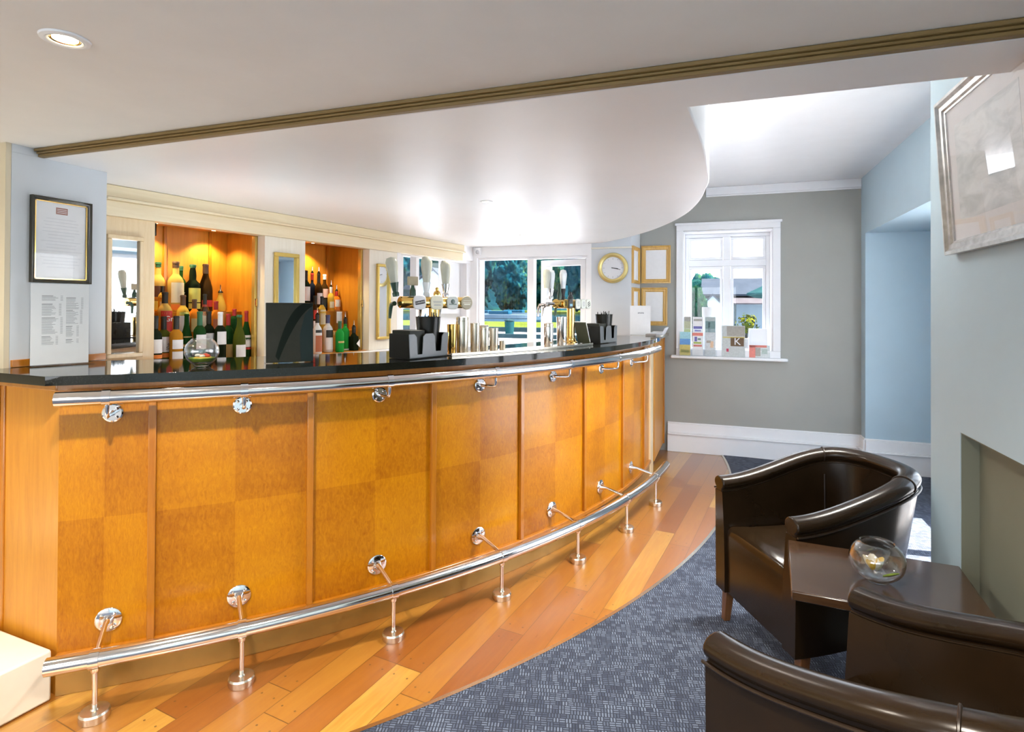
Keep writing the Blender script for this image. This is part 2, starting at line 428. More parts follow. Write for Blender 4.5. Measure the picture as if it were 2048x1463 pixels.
# ceilings
se = [(-.079, 1.80), (-.045, 2.3), (-.036, 2.864), (-.055, 3.1), (-.078, 3.32), (-.125, 3.6), (-.20, 3.91), (-.35, 4.33), (-.55, 4.737), (-.83, 5.15), (-1.172, 5.545), (-1.42, 5.80)]
def smooth_poly(p, n=6):
    out = []
    for i in range(len(p) - 1):
        a, b, c, d = p[max(i - 1, 0)], p[i], p[i + 1], p[min(i + 2, len(p) - 1)]
        for k in range(n):
            q = k / n
            out.append(tuple(.5 * (2 * b[j] + (c[j] - a[j]) * q + (2 * a[j] - 5 * b[j] + 4 * c[j] - d[j]) * q * q + (3 * b[j] - a[j] - 3 * c[j] + d[j]) * q ** 3) for j in (0, 1)))
    return out + [p[-1]]
sp_ = [(-3.4, 1.576), (.85, 1.576), (.85, 1.80)] + smooth_poly(se) + [(-1.42, 5.9), (-3.4, 5.9)]
struct('ceiling_over_bar', MB().prism(sp_, ZS, ZU), M['soffit'], bevel=.006, sharp=40)
struct('ceiling_near', MB().box(-4.2, .9, -3.4, 1.5755, ZN, ZN + .1), M['ceiling'], smooth=False)
struct('ceiling_far', MB().box(-3.5, 1.9, 1.45, 6.1, ZU + .0005, ZU + .1), M['white'], smooth=False)
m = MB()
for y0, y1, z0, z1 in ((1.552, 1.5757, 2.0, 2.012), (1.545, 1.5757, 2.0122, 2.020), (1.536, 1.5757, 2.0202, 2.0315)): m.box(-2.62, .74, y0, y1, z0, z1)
struct('trim_2', m, M['trim_shaded'], bevel=.003)
struct('trim_3', MB().box(-.10, 1.2, YB - .022, YB, 2.465, ZU).box(-.10, 1.2, YB - .012, YB, 2.45, 2.466), M['white'], bevel=.004)
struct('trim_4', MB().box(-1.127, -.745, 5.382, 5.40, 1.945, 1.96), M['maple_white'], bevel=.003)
# skirtings
def skirting(name, segs):
    m = MB()
    for x0, x1, y0, y1, dx, dy in segs:
        m.box(x0 - dx * .036, x1, y0 - dy * .036, y1, 0, .165)
        m.box(x0 - dx * .026, x1, y0 - dy * .026, y1, .165, .185)
        m.box(x0 - dx * .018, x1, y0 - dy * .018, y1, .185, .27)
        m.box(x0 - dx * .010, x1, y0 - dy * .010, y1, .27, .282)
    struct(name, m, M['white'], bevel=.003)
skirting('baseboard_back', [(-.45, 1.2, YB, YB + .001, 0, 1)])
skirting('baseboard_right', [(1.2, 1.7, 5.65, 5.651, 0, 1), (1.2, 1.201, 5.65, 5.80, 1, 0)])
pp = tag(obj('heating_pipe', MB().tube([(-.44, YB - .05, .175), (1.15, YB - .05, .175), (1.15, 5.600, .175), (1.72, 5.600, .175)], .008, 10), M['white']), 'thin white heating pipe running along the top of the skirting', 'pipe')

# ------------------------------------------------------------------ windows
def frame_rect(m, axis, x0, x1, z0, z1, w, c0, c1):
    def bx(a, b, p, q): m.box(a, b, c0, c1, p, q) if axis == 'y' else m.box(c0, c1, a, b, p, q)
    bx(x0, x1, z0, z0 + w); bx(x0, x1, z1 - w, z1); bx(x0, x0 + w, z0 + w, z1 - w); bx(x1 - w, x1, z0 + w, z1 - w)
w1 = thing('window_1', 'white casement window in the grey end wall with leaflets on its sill', 'window', (.09, YB, .93), kind='structure')
m = MB(); frame_rect(m, 'y', -.372, .552, .93, 2.20, .065, YB - .022, YB); m.box(-.385, .565, YB - .03, YB, 2.185, 2.21)
obj('architrave', m, M['white'], w1, bevel=.004)
obj('reveal', MB().box(-.312, -.300, YB - .001, 6.06, .93, 2.13).box(.478, .490, YB - .001, 6.06, .93, 2.13).box(-.30, .478, YB - .001, 6.06, 2.120, 2.132), M['white'], w1, smooth=False)
obj('sill', MB().box(-.42, .61, YB - .07, 6.06, .905, .932), M['white'], w1, bevel=.008)
m = MB(); frame_rect(m, 'y', -.30, .478, .932, 2.12, .035, 5.98, 6.05)
m.box(-.265, .443, 5.975, 6.05, 1.80, 1.862); m.box(.058, .125, 5.975, 6.05, .967, 1.7995); m.box(.058, .125, 5.975, 6.05, 1.8625, 2.085)
obj('frame', m, M['white'], w1, bevel=.004)
for x0, x1 in ((-.265, .058), (.125, .443)):
    for z0, z1 in ((.967, 1.80), (1.862, 2.085)):
        m = MB(); frame_rect(m, 'y', x0 + .002, x1 - .002, z0 + .002, z1 - .002, .026, 5.99, 6.035)
        s_ = obj('sash', m, M['white'], w1, bevel=.003)
        obj('pane', MB().box(x0 + .028, x1 - .028, 6.01, 6.014, z0 + .028, z1 - .028), M['glass'], s_, smooth=False)
w2 = thing('window_2', 'wide white framed window behind the beer taps at the far end of the bar', 'window', (-1.74, 5.44, .965), kind='structure')
m = MB(); frame_rect(m, 'y', -2.31, -1.165, .965, 1.89, .022, 5.43, 5.51)
m.box(-1.776, -1.708, 5.42, 5.51, .987, 1.868)
obj('frame', m, M['white'], w2, bevel=.004)
obj('sill', MB().box(-2.31, -1.165, 5.36, 5.45, .938, .9648), M['white'], w2, bevel=.006)
obj('pane', MB().box(-2.288, -1.776, 5.46, 5.464, .987, 1.868), M['glass'], w2, smooth=False)
MR = Matrix.Translation((-1.19, 5.47, 0)) @ Matrix.Rotation(radians(-15), 4, 'Z')
m = MB()
for x0, x1, z0, z1 in ((-.505, 0, .992, 1.04), (-.505, 0, 1.80, 1.862), (-.505, -.395, 1.04, 1.80), (-.055, 0, 1.04, 1.80)): m.box(x0, x1, -.02, .02, z0, z1, MR)
s_ = obj('sash', m, M['white'], w2, bevel=.004)
obj('pane', MB().box(-.395, -.055, -.002, .002, 1.04, 1.80, MR), M['glass'], s_, smooth=False)
obj('stay', MB().cyl(MR @ Vector((-.3, -.03, 1.0)), (-1.40, 5.44, .995), .005), M['brushed'], w2)
# long glazed door in the right-hand recess
w4 = thing('window_4', 'white glazed garden doors in the side of the recess by the end wall', 'window', (1.76, 3.95, .03), kind='structure')
m = MB(); frame_rect(m, 'x', 2.6, 4.6, .03, 2.01, .05, 1.72, 1.80); m.box(1.72, 1.80, 2.65, 4.55, .62, .72)
for y in (3.27, 3.93): m.box(1.72, 1.80, y - .04, y + .04, .08, 1.96)
obj('frame', m, M['white'], w4, bevel=.004)
obj('pane', MB().box(1.758, 1.762, 2.65, 4.55, .08, 1.96), M['glass'], w4, smooth=False)
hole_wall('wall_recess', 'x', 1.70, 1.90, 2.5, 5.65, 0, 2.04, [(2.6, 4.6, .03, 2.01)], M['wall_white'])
for k, (ax, x0, x1) in enumerate((('y', -3.7, -1.7), ('y', -1.5, .5))):
    w5 = thing('window_%d' % (5 + k), 'white window behind the viewer', 'window', (x0, -3.4, .7), kind='structure')
    c0, c1 = (-3.47, -3.41) if ax == 'y' else (-4.17, -4.11); xm = (x0 + x1) / 2
    m = MB(); frame_rect(m, ax, x0, x1, .7, 1.95, .05, c0, c1)
    m.box(xm - .03, xm + .03, c0, c1, .75, 1.90)
    obj('frame', m, M['white'], w5)
    q = (c0 + c1) / 2
    obj('pane', MB().box(x0 + .05, x1 - .05, q - .002, q + .002, .75, 1.90), M['glass'], w5, smooth=False)

# cream step at the foot of the bar
tag(obj('step', MB().prism([(-2.21, 1.372), (-2.61, 1.394), (-4.05, 1.40), (-4.05, .2), (-2.30, .2), (-2.245, 1.0)], .002, .18), plain('cream painted step', (.74, .69, .58), .5, .05, 6), bevel=.008), 'cream painted low step at the near end of the bar', 'step')

ul = thing('floor_uplighter', 'small brass uplighter standing on the cream step', 'lamp', (-2.90, 1.0, .1805))
obj('base', MB().lathe([(.05, 0), (.05, .008), (.012, .012), (.012, .05)], 20), M['brass'], ul, local=True)
obj('shade', MB().lathe([(.02, .05), (.045, .06), (.055, .15), (.052, .15), (.04, .062), (.0005, .055)], 24), M['brass'], ul, local=True)
q_ = bpy.data.lights.new('uplighter_lamp', 'SPOT'); q_.energy = 5.5; q_.color = (1, .80, .48); q_.spot_size = radians(165); q_.spot_blend = .8; q_.shadow_soft_size = .04
qo = bpy.data.objects.new('uplighter_lamp', q_); COL.objects.link(qo); qo.location = (-2.90, 1.0, .345); qo.rotation_euler = (pi, 0, 0)
# downlights in the near ceiling (one in view, unseen fellows added as fill)
M['bulb'] = NT('lamp glow').set(color=(1, .9, .7), emit=(1.0, .80, .45), es=14.0)
def downlight(x, y, z, label, watts, group=None, **k):
    d = thing('ceiling_downlight', label, 'downlight', (x, y, z), 0, group)
    obj('trim_ring', MB().lathe([(.031, -.001), (.032, -.005), (.036, -.0065), (.037, -.005), (.041, -.007), (.050, -.005), (.052, -.0005), (.031, -.0005)], 32, caps=False), M['white'], d, local=True, sharp=25)
    obj('reflector', MB().lathe([(.0315, -.002), (.029, -.0035), (.026, -.0022)], 24, caps=False), M['brass'], d, local=True)
    obj('bulb', MB().lathe([(.0001, -.0055), (.016, -.0045), (.0255, -.0022), (.026, -.001)], 22), M['bulb'], d, local=True)
    downlight_lamp(x, y, z - .02, watts, **k)
downlight(-1.464, .923, ZN, 'lit round recessed downlight in the cream ceiling at top left', 65)
for x, y in ((-2.45, .85), (-.1, .55), (-2.6, -.8), (-1.2, -1.0), (.2, -1.0), (-2.6, -2.4), (-1.2, -2.4), (.2, -2.4)):
    downlight(x, y, ZN, 'unseen ceiling downlight added as fill behind the viewer', 8 if x < -2.4 and y > 0 else 70, 'added fill downlights behind the viewer')
for x, y, w_ in ((.30, 2.95, 105), (.62, 3.10, 105)):
    downlight(x, y, ZU, 'unseen fill downlight added in the high ceiling above the beam', w_, 'added fill downlights above the beam', color=(1.0, .95, .86), size=105, blend=1.0, aim=(-.85, 3.2, .55))  # added out of view to brighten the bar front and far end
for x, y in ((-1.25, 3.05), (-1.55, 4.6)):
    d = thing('recessed_spotlight', 'small lit spotlight flush in the white ceiling over the ' + ('middle of the bar' if y < 4 else 'taps'), 'downlight', (x, y, ZS))
    obj('trim_ring', MB().lathe([(.02, -.001), (.024, -.004), (.036, -.003), (.038, -.0005), (.02, -.0005)], 24, caps=False), M['white'], d, local=True)
    obj('lens', MB().lathe([(.0001, -.0018), (.02, -.0016), (.02, -.0006)], 20), M['bulb'], d, local=True)
    downlight_lamp(x, y, ZS - .02, 26, (1, .92, .8), 150, .9, .02)

# ------------------------------------------------------------------ the curved bar
bar = thing('bar_counter', 'long curved bar front of orange maple panels with dark mouldings', 'bar counter', pol(4.3, -28))
mull = [-47.45, -40.40, -33.30, -26.30, -19.0, -12.0, -5.30]
hw = .0125 / 4.58 * 57.2958
edges = [-51.1] + mull
for i in range(7):
    a0 = edges[i] + (hw if i else 0); a1 = edges[i + 1] - hw
    obj('panel', MB().arc(4.55, 4.58, a0, a1, .150, 1.088, 16, uv=True), M['veneer'], bar, sharp=30)
obj('panel', MB().arc(4.55, 4.58, -5.3 + hw, -1.9, .150, 1.088, 10, uv=True), M['veneer'], bar, sharp=30)
for a in mull:
    obj('mullion', MB().arc(4.555, 4.597, a - hw, a + hw, .150, 1.088, 3), M['bar_trim'], bar, bevel=.002)
obj('base_moulding', MB().arc(4.55, 4.600, -51.1, -1.9, .125, .150, 70), M['bar_trim'], bar, bevel=.004)
obj('plinth', MB().arc(4.55, 4.588, -51.1, -1.9, .001, .125, 70), M['plinth'], bar)
obj('frieze', MB().arc(4.55, 4.598, -51.2, -1.0, 1.088, 1.114, 70), M['bar_trim'], bar, bevel=.003)
obj('end_post', MB().arc(4.52, 4.594, -1.9, .5, .001, 1.088, 4), M['maple'], bar, bevel=.003)  # bar's own wood; the paler tone paints in strong window light
p0 = pol(4.58, -51.1)
obj('end_panel', MB().prism([(p0.x, p0.y), (-2.56, 1.418), (-2.56, 1.44), (p0.x, p0.y + .03)], .001, 1.088), M['honey'], bar, smooth=False)
obj('corner_moulding', MB().box(-2.612, -2.585, 1.405, 1.436, .001, 1.088).box(-2.585, -2.56, 1.412, 1.436, .001, 1.088), M['bar_trim'], bar, bevel=.004)
obj('end_frieze', MB().prism([(p0.x + .012, p0.y - .016), (-2.61, 1.402), (-2.61, 1.436), (p0.x + .012, p0.y + .02)], 1.0885, 1.1135), M['bar_trim'], bar, bevel=.003)
obj('staff_side', MB().arc(4.17, 4.20, -50.5, .5, .001, 1.112, 40), M['maple'], bar)
o_ = [tuple(pol(4.655, -51.3 + i * 52.05 / 72)[:2]) for i in range(73)]
i_ = [tuple(pol(4.05, .75 - i * 52.95 / 60)[:2]) for i in range(61)]
top = thing('granite_worktop', 'polished black granite bar top following the curve of the bar', 'bar top', (-1.6, 2.2, 1.115))
obj('slab', MB().prism(o_ + i_ + [(-2.612, 1.762), (-2.612, 1.432), (-2.665, 1.425), (-2.67, 1.365), (-2.655, 1.347)], 1.115, 1.148), M['granite'], top, bevel=.013, seg=4, sharp=50)
obj('upstand', MB().box(-2.6185, -2.605, 1.462, 1.83, 1.1485, 1.178), M['bar_trim'], top, bevel=.002)

sl = thing('fill_strip', 'unseen fill strip added under the staff side edge of the bar top', 'lamp', pol(4.1, -28, 1.08))  # unseen fitting added to brighten the ceiling over the bar
for a in (-44, -31, -18):
    obj('housing', MB().arc(3.955, 4.049, a - 4.2, a + 4.2, 1.075, 1.095, 8), M['brushed'], sl)
    q_ = bpy.data.lights.new('fill_strip_lamp', 'AREA'); q_.shape = 'RECTANGLE'; q_.size = .05; q_.size_y = .56; q_.energy = {-44: 3.0, -31: 1.4, -18: .6}[a]; q_.color = (.93, .97, 1)
    qo = bpy.data.objects.new('fill_strip_lamp', q_); COL.objects.link(qo); qo.location = pol(3.985, a, 1.10)
    qo.rotation_euler = (pi, 0, radians(-a))

post = [-49.05, -43.64, -36.66, -29.86, -23.0, -16.26, -9.60]
rail = thing('bar_rail', 'polished steel hand rail bracketed under the edge of the bar top', 'rail', pol(4.67, -28, 1.07))
obj('rail', MB().tube([pol(4.672, -50.85 + i * 47.6 / 90, 1.07) for i in range(91)], .0255, 18), M['steel'], rail)
def disc(m, c, n, r, t, seg=24):
    c = Vector(c); n = Vector(n).normalized()
    return m.tube([c, c + n * t * .6, c + n * t], [r, r, r * .86], seg)
for k, a in enumerate(post):
    ar = a + [.05, .05, .15, .35, .5, .75, 1.2][k]
    n = Vector((cos(radians(a)), sin(radians(a)), 0)); tg = Vector((-n.y, n.x, 0))
    c0 = pol(4.5805, a, 1.0)
    m = disc(MB(), c0, n, .034, .008)
    for q in range(4):
        w = radians(45 + 90 * q); m.ball(c0 + n * .008 + (tg * cos(w) + Vector((0, 0, 1)) * sin(w)) * .022, .0055, 8, 5)
    br = obj('bracket', m, M['chrome'], rail, sharp=30)
    e = pol(4.672, ar, 1.0)
    obj('arm', MB().tube([c0 + n * .004, c0 + n * .03, c0.lerp(e, .8), e - n * .004 + Vector((0, 0, .004)), e + Vector((0, 0, .02)), e + Vector((0, 0, .048))], [.011, .0075, .0065, .0065, .0065, .008], 12), M['chrome'], br, sharp=60)
    obj('clamp', MB().tube([pol(4.672, ar - .16, 1.07), pol(4.672, ar + .16, 1.07)], .0285, 20), M['chrome'], br)
foot = thing('foot_rail', 'polished steel foot rail on seven floor posts along the bar', 'rail', pol(4.76, -28, 0))
obj('rail', MB().tube([pol(4.762, -50.7 + i * 45.3 / 90, .20) for i in range(91)], .0285, 18), M['steel'], foot)
for a in post:
    n = Vector((cos(radians(a)), sin(radians(a)), 0)); tg = Vector((-n.y, n.x, 0))
    f0 = pol(4.762, a, 0)
    po = obj('post', MB().tube([f0 + Vector((0, 0, .028)), f0 + Vector((0, 0, .172))], .0085, 14), M['steel'], foot)
    obj('base', MB().lathe([(.045, .0008), (.046, .006), (.046, .024), (.042, .030), (.013, .031), (.011, .036)], 28, tuple(f0)), M['brushed'], po, sharp=30)
    obj('collar', MB().lathe([(.011, .155), (.014, .160), (.014, .176)], 16, tuple(f0)), M['steel'], po)
    obj('clamp', MB().tube([pol(4.762, a - .17, .2), pol(4.762, a + .17, .2)], .0325, 20), M['steel'], po)
    c0 = pol(4.5805, a - .08, .243)
    m = disc(MB(), c0, n, .043, .008)
    for q in range(4):
        w = radians(45 + 90 * q); m.ball(c0 + n * .008 + (tg * cos(w) + Vector((0, 0, 1)) * sin(w)) * .029, .006, 8, 5)
    fl = obj('wall_flange', m, M['chrome'], foot, sharp=30)
    obj('tie_rod', MB().tube([c0 + n * .006, c0 + n * .022, c0 + n * .05, pol(4.735, a, .215)], [.019, .014, .0085, .0085], 14), M['steel'], fl, sharp=60)

# return counter between the bar and the end wall
rc = thing('side_counter', 'short wooden counter joining the far end of the bar to the end wall', 'counter', (-.6, 5.4, 0))
obj('cabinet', MB().prism([(-.50, 5.03), (-.487, 5.76), (-.712, 5.76), (-.712, 5.03)], .08, 1.118), M['honey'], rc, bevel=.003)
obj('plinth', MB().prism([(-.53, 5.05), (-.52, 5.755), (-.70, 5.755), (-.70, 5.05)], .001, .08), M['plinth'], rc, smooth=False)
obj('edge_moulding', MB().box(-.4995, -.474, 5.725, 5.76, .08, 1.118), M['bar_trim'], rc, bevel=.003)
obj('worktop', MB().prism([(-.715, 5.032), (-.455, 5.032), (-.44, 5.79), (-.715, 5.79)], 1.1185, 1.146), M['brushed'], rc, bevel=.004)

# ------------------------------------------------------------------ the back bar: panelled wall with two bottle niches
TH = math.atan(.156); BO = Vector((-2.856, 1.996, 0))
BM = Matrix.Translation(BO) @ Matrix.Rotation(-TH, 4, 'Z')
bb = thing('back_bar', 'panelled maple back bar with two lit bottle niches', 'bar cabinet', BO, -TH)
def bpart(name, m, mat, parent=None, **k): return obj(name, m, mat, parent or bb, local=True, **k)
bpart('cornice', MB().box(-.10, .0, 0, 3.235, 1.937, 1.999).box(-.10, .016, 0, 3.235, 1.923, 1.937), M['maple_daylit_h'], bevel=.004)
bpart('fascia', MB().box(-.10, -.012, 0, 3.225, 1.845, 1.923), M['maple_daylit_h'], bevel=.003)
pil = [(0, .257), (.947, 1.275), (1.914, 2.25)]
for i, (a, b) in enumerate(pil):
    bpart('pilaster', MB().box(-.10, -.03, a, b, 1.043, 1.845), M['maple' if i == 0 else 'maple_white'], bevel=.002)  # one maple; tones paint in warm light left, daylight right
for a, b in ((.257, .947), (.947 + .328, 1.914)):
    ni = bpart('niche', MB().box(-.47, -.44, a - .06, b + .06, 1.043, 1.91).box(-.44, -.10, a - .06, a - .02, 1.043, 1.91).box(-.44, -.10, b + .02, b + .06, 1.043, 1.91).box(-.44, -.10, a - .02, b + .02, 1.88, 1.91), M['honey'], smooth=False)
    for q in (.28, .575): bpart('batten', MB().box(-.44, -.428, a + q, a + q + .018, 1.36, 1.88), M['bar_trim'], ni, bevel=.002)
    st = bpart('stepped_shelf', MB().box(-.195, -.05, a - .018, b + .018, 1.0435, 1.046).box(-.28, -.195, a - .018, b + .018, 1.0435, 1.20).box(-.439, -.28, a - .018, b + .018, 1.0435, 1.355), M['honey'], bevel=.002)
    sr = bpart('shutter_guide', MB().box(-.135, -.101, b - .018, b + .002, 1.048, 1.845), M['gold_trim'], bevel=.003)
    bpart('keeper', MB().box(-.1005, -.092, b - .016, b - .003, 1.40, 1.44).ball((-.094, b - .010, 1.395), .008, 8, 6), M['brass'], sr)
bpart('fixture', MB().box(-.36, -.30, .30, .42, 1.80, 1.879).cyl((-.33, .36, 1.80), (-.33, .36, 1.775), .025), M['black_plastic'], bevel=.004)
bpart('back_counter', MB().box(-.47, .02, 0.005, 2.25, 1.0, 1.0428), plain('white laminate', (.80, .80, .82), .15, .01, 8), bevel=.004)
bpart('base_cupboard', MB().box(-.47, -.03, .005, 2.25, .001, .9995), M['maple'], smooth=False)
for k, (t0, off) in enumerate(((.43, -.33), (.80, -.33), (1.62, -.33))):
    lp = BM @ Vector((off, t0, 1.868))
    q = bpart('niche_lamp', MB().lathe([(.016, 1.8785), (.024, 1.876), (.026, 1.8795)], 18, (off, t0, 0), caps=False), M['brushed'])
    bpart('bulb', MB().lathe([(.0001, 1.8765), (.015, 1.8775), (.016, 1.8795)], 16, (off, t0, 0)), M['bulb'], q)
    downlight_lamp(lp.x, lp.y, lp.z, 6.5, (1.0, .78, .42), 120, .5, .012)
# mirrors screwed to the pilasters
def wall_mirror(t0, t1, z0, z1, label, w=.026):
    r = thing('pilaster_mirror', label, 'mirror', BM @ Vector((-.029, t0, z0)), -TH, 'mirrors on the back bar')
    m = MB(); W_ = t1 - t0; H_ = z1 - z0
    for y0, y1, a, b in ((0, W_, 0, w), (0, W_, H_ - w, H_), (0, w, w, H_ - w), (W_ - w, W_, w, H_ - w)): m.box(0.0, .022, y0, y1, a, b)
    obj('frame', m, M['maple' if t0 < .5 else 'gold_trim'], r, bevel=.004, local=True)
    obj('glass', MB().box(0.0005, .006, w - .002, W_ - w + .002, w - .002, H_ - w + .002), M['mirror'], r, local=True, smooth=False)
wall_mirror(.015, .190, 1.125, 1.752, 'tall pale framed mirror between the pale return and the wine niche', .022)
wall_mirror(1.012, 1.208, 1.125, 1.745, 'tall gold edged mirror between the two bottle niches')
wall_mirror(1.990, 2.150, 1.125, 1.735, 'narrow gold edged mirror right of the spirit niche', .022)
# side window beyond the third pilaster
def bwall(name, m, mat, **k): return struct(name, m, mat, **k)
bwall('wall_bar_side', MB().box(-.20, -.03, 2.25, 3.46, 1.86, 2.25, BM).box(-.20, -.03, 2.25, 3.46, 0, 1.02, BM).box(-.20, -.03, 2.25, 2.30, 1.02, 1.86, BM), M['white'], smooth=False)
w3 = thing('window_3', 'white side window beside the back bar with a view of trees', 'window', BM @ Vector((-.1, 2.9, 1.02)), -TH, kind='structure')
m = MB()
for y0, y1, a, b in ((2.30, 3.44, 1.02, 1.05), (2.30, 3.44, 1.83, 1.86), (2.30, 2.37, 1.05, 1.83), (3.37, 3.44, 1.05, 1.83), (2.545, 2.59, 1.05, 1.83)): m.box(-.13, -.06, y0, y1, a, b, BM)
obj('frame', m, M['white'], w3, bevel=.003)
obj('pane', MB().box(-.098, -.094, 2.37, 3.37, 1.05, 1.83, BM), M['glass'], w3, smooth=False)

# ------------------------------------------------------------------ tub chairs
def sstep(x): x = min(1, max(0, x)); return x * x * (3 - 2 * x)
def make_tub():
    root = thing('tub_armchair', 'dark brown leather tub armchair', 'armchair')
    A, FY, BY, Y0 = .29, .31, -.335, .02
    raw = [(A, FY - i * (FY - Y0) / 10) for i in range(10)]
    for i in range(41):
        q = pi * i / 40
        cx_, sy_ = cos(q), sin(q); e = 2 / 2.5
        raw.append((A * math.copysign(abs(cx_) ** e, cx_), Y0 + (BY - Y0) * abs(sy_) ** e))
    raw += [(-A, Y0 + (i + 1) * (FY - Y0) / 10) for i in range(10)]
    n = len(raw); nrm = []
    for i in range(n):
        a, b = raw[max(i - 1, 0)], raw[min(i + 1, n - 1)]
        tx, ty = b[0] - a[0], b[1] - a[1]; l = hypot(tx, ty); nrm.append((-ty / l, tx / l))
    # outward normal: for the right side the path runs towards -y, so outward is +x
    nrm = [(-x, -y) if (x * raw[i][0] + y * (raw[i][1] - .1)) < 0 else (x, y) for i, (x, y) in enumerate(nrm)]
    def dep(i): return FY - raw[i][1]
    def H(i): return .640 + .125 * sstep(dep(i) / .60)
    def P(i, o, z): return (raw[i][0] + nrm[i][0] * o, raw[i][1] + nrm[i][1] * o, z)
    def sweep(prof):
        m = MB(); k = len(prof(0)); vs = []
        for i in range(n): vs += [P(i, o, z) for o, z in prof(i)]
        fs = [(i * k + j, i * k + (j + 1) % k, (i + 1) * k + (j + 1) % k, (i + 1) * k + j) for i in range(n - 1) for j in range(k)]
        fs += [tuple(range(k)), tuple((n - 1) * k + j for j in range(k))]
        return m.add(vs, fs)
    def shell(i):
        h = H(i); ins = .012 + .075 * sstep(dep(i) / .62); zb = .155
        out = [(-ins + (ins - .006) * t, zb + (h - .055 - zb) * t) for t in (0, .25, .5, .75, 1)]
        return out + [(-.066, h - .055), (-.072, h - .12), (-.082, .42), (-.088, .25), (-.088, zb)]
    obj('shell', sweep(shell), M['leather'], root, bevel=.008, seg=3, local=True, sharp=50)
    def rollp(i):
        h = H(i); c = (-.036, h - .022)
        return [(c[0] + .040 * cos(q) * (1 if abs(cos(q)) < .95 else 1), c[1] + .030 * sin(q)) for q in [radians(-50 + 14 * k_) for k_ in range(21)]] + [(-.036 - .030, h - .058), (-.008, h - .058)]
    obj('top_roll', sweep(rollp), M['leather'], root, bevel=.006, seg=2, local=True, sharp=60)
    pip = MB().tube([P(i, .002, H(i) - .052) for i in range(n)], .0042, 8)
    obj('piping', pip, M['leather_edge'], root, local=True)
    for s_ in (17, n - 18):
        h = H(s_); c = (-.036, h - .022)
        obj('seam', MB().tube([P(s_, c[0] + .0415 * cos(q), c[1] + .0315 * sin(q)) for q in [radians(-35 + 12 * k_) for k_ in range(22)]], .0030, 6), M['leather_edge'], root, local=True)
        obj('seam', MB().tube([P(s_, -.0735 - .010 * t, (h - .10) * (1 - t) + .45 * t) for t in (0, .3, .6, 1)], .0028, 6), M['leather_edge'], root, local=True)
    seat_poly = [(x - nx * .084, y - ny * .084) for (x, y), (nx, ny) in zip(raw, nrm) if y < FY - .05]
    seat_poly = [(.2205, FY - .012)] + seat_poly + [(-.2205, FY - .012)]
    m = MB(); N_ = len(seat_poly)
    cxy = (0, .03)
    rings = [(1.0, .157), (1.0, .30), (1.0, .400), (.975, .424), (.92, .440), (.75, .452), (.45, .460), (.15, .463)]
    vs = [(cxy[0] + (x - cxy[0]) * s_, cxy[1] + (y - cxy[1]) * s_, z) for s_, z in rings for x, y in seat_poly]
    fs = [(r * N_ + j, r * N_ + (j + 1) % N_, (r + 1) * N_ + (j + 1) % N_, (r + 1) * N_ + j) for r in range(len(rings) - 1) for j in range(N_)]
    fs += [tuple(range(N_))[::-1], tuple((len(rings) - 1) * N_ + j for j in range(N_))]
    m.add(vs, fs)
    obj('seat', m, M['leather'], root, local=True, sharp=75)
    for sx, sy, px_, py_ in ((1, 1, .252, .262), (-1, 1, .252, .262), (1, -1, .19, -.20), (-1, -1, .19, -.20)):
        m = MB(); k = .020; j_ = .014; sp2 = .012 * sy
        m.add([(sx * px_ + a * k, py_ + b * k, .16) for a, b in ((-1, -1), (1, -1), (1, 1), (-1, 1))] + [(sx * px_ + sx * .004 + a * j_, py_ + sp2 + b * j_, .0075) for a, b in ((-1, -1), (1, -1), (1, 1), (-1, 1))],
              [(0, 1, 2, 3), (7, 6, 5, 4)] + [(i, (i + 1) % 4, 4 + (i + 1) % 4, 4 + i) for i in range(4)])
        obj('leg', m, M['leg_wood'], root, bevel=.003, local=True, smooth=False)
    return root
tub = make_tub()
tub.location = (.403, 2.647, .0); tub.rotation_euler.z = radians(118.4)
tag(tub, 'dark brown leather tub armchair facing the bar behind the little walnut table', group='leather tub armchairs')
tub2 = copy_tree(tub)
tub2.location = (.396, 1.381, 0); tub2.rotation_euler.z = radians(45)
tag(tub2, 'dark brown leather tub armchair in front of the walnut table, its back to the viewer')

# ------------------------------------------------------------------ low table and glass bowls
tb = thing('side_table', 'low square dark walnut table between the two armchairs', 'table', (.464, 2.012, .0072), radians(-4.6))
obj('tabletop', MB().box(-.245, .245, -.20, .20, .550, .578), M['wenge'], tb, bevel=.004, local=True)
obj('column', MB().box(-.06, .06, -.06, .06, .0305, .5495), M['wenge'], tb, bevel=.004, local=True)
obj('base', MB().box(-.15, .15, -.13, .13, .0005, .030), M['wenge'], tb, bevel=.004, local=True)
def bowl(name, label, loc, r, h, seed, contents):
    b = thing(name, label, 'bowl', loc)
    zc = h * .50; th = .003
    def prof(rr, lo, hi, k=14):
        return [(rr * cos(radians(lo + (hi - lo) * i / k)), zc + zc / r * rr * sin(radians(lo + (hi - lo) * i / k))) for i in range(k + 1)]
    out = prof(r, -62, 52); inn = prof(r - th, 52, -62)
    obj('glass', MB().lathe([(r * .40, .0008), (r * .44, .004)] + out + [(out[-1][0] + .0005, out[-1][1] + .002)] + inn + [(.0005, inn[-1][1] - .0005)], 40), M['bowl_glass'], b, local=True, sharp=80)
    contents(b, zc - zc * .80)
    return b
M['petal_white'] = plain('white petal', (.80, .78, .68), .5, .08, 60)
M['petal_yellow'] = plain('yellow petal', (.72, .48, .06), .5, .12, 60)
M['petal_red'] = plain('red petal', (.66, .08, .03), .5, .1, 60)
M['leaf_lime'] = plain('lime leaf', (.24, .36, .03), .45, .15, 60)
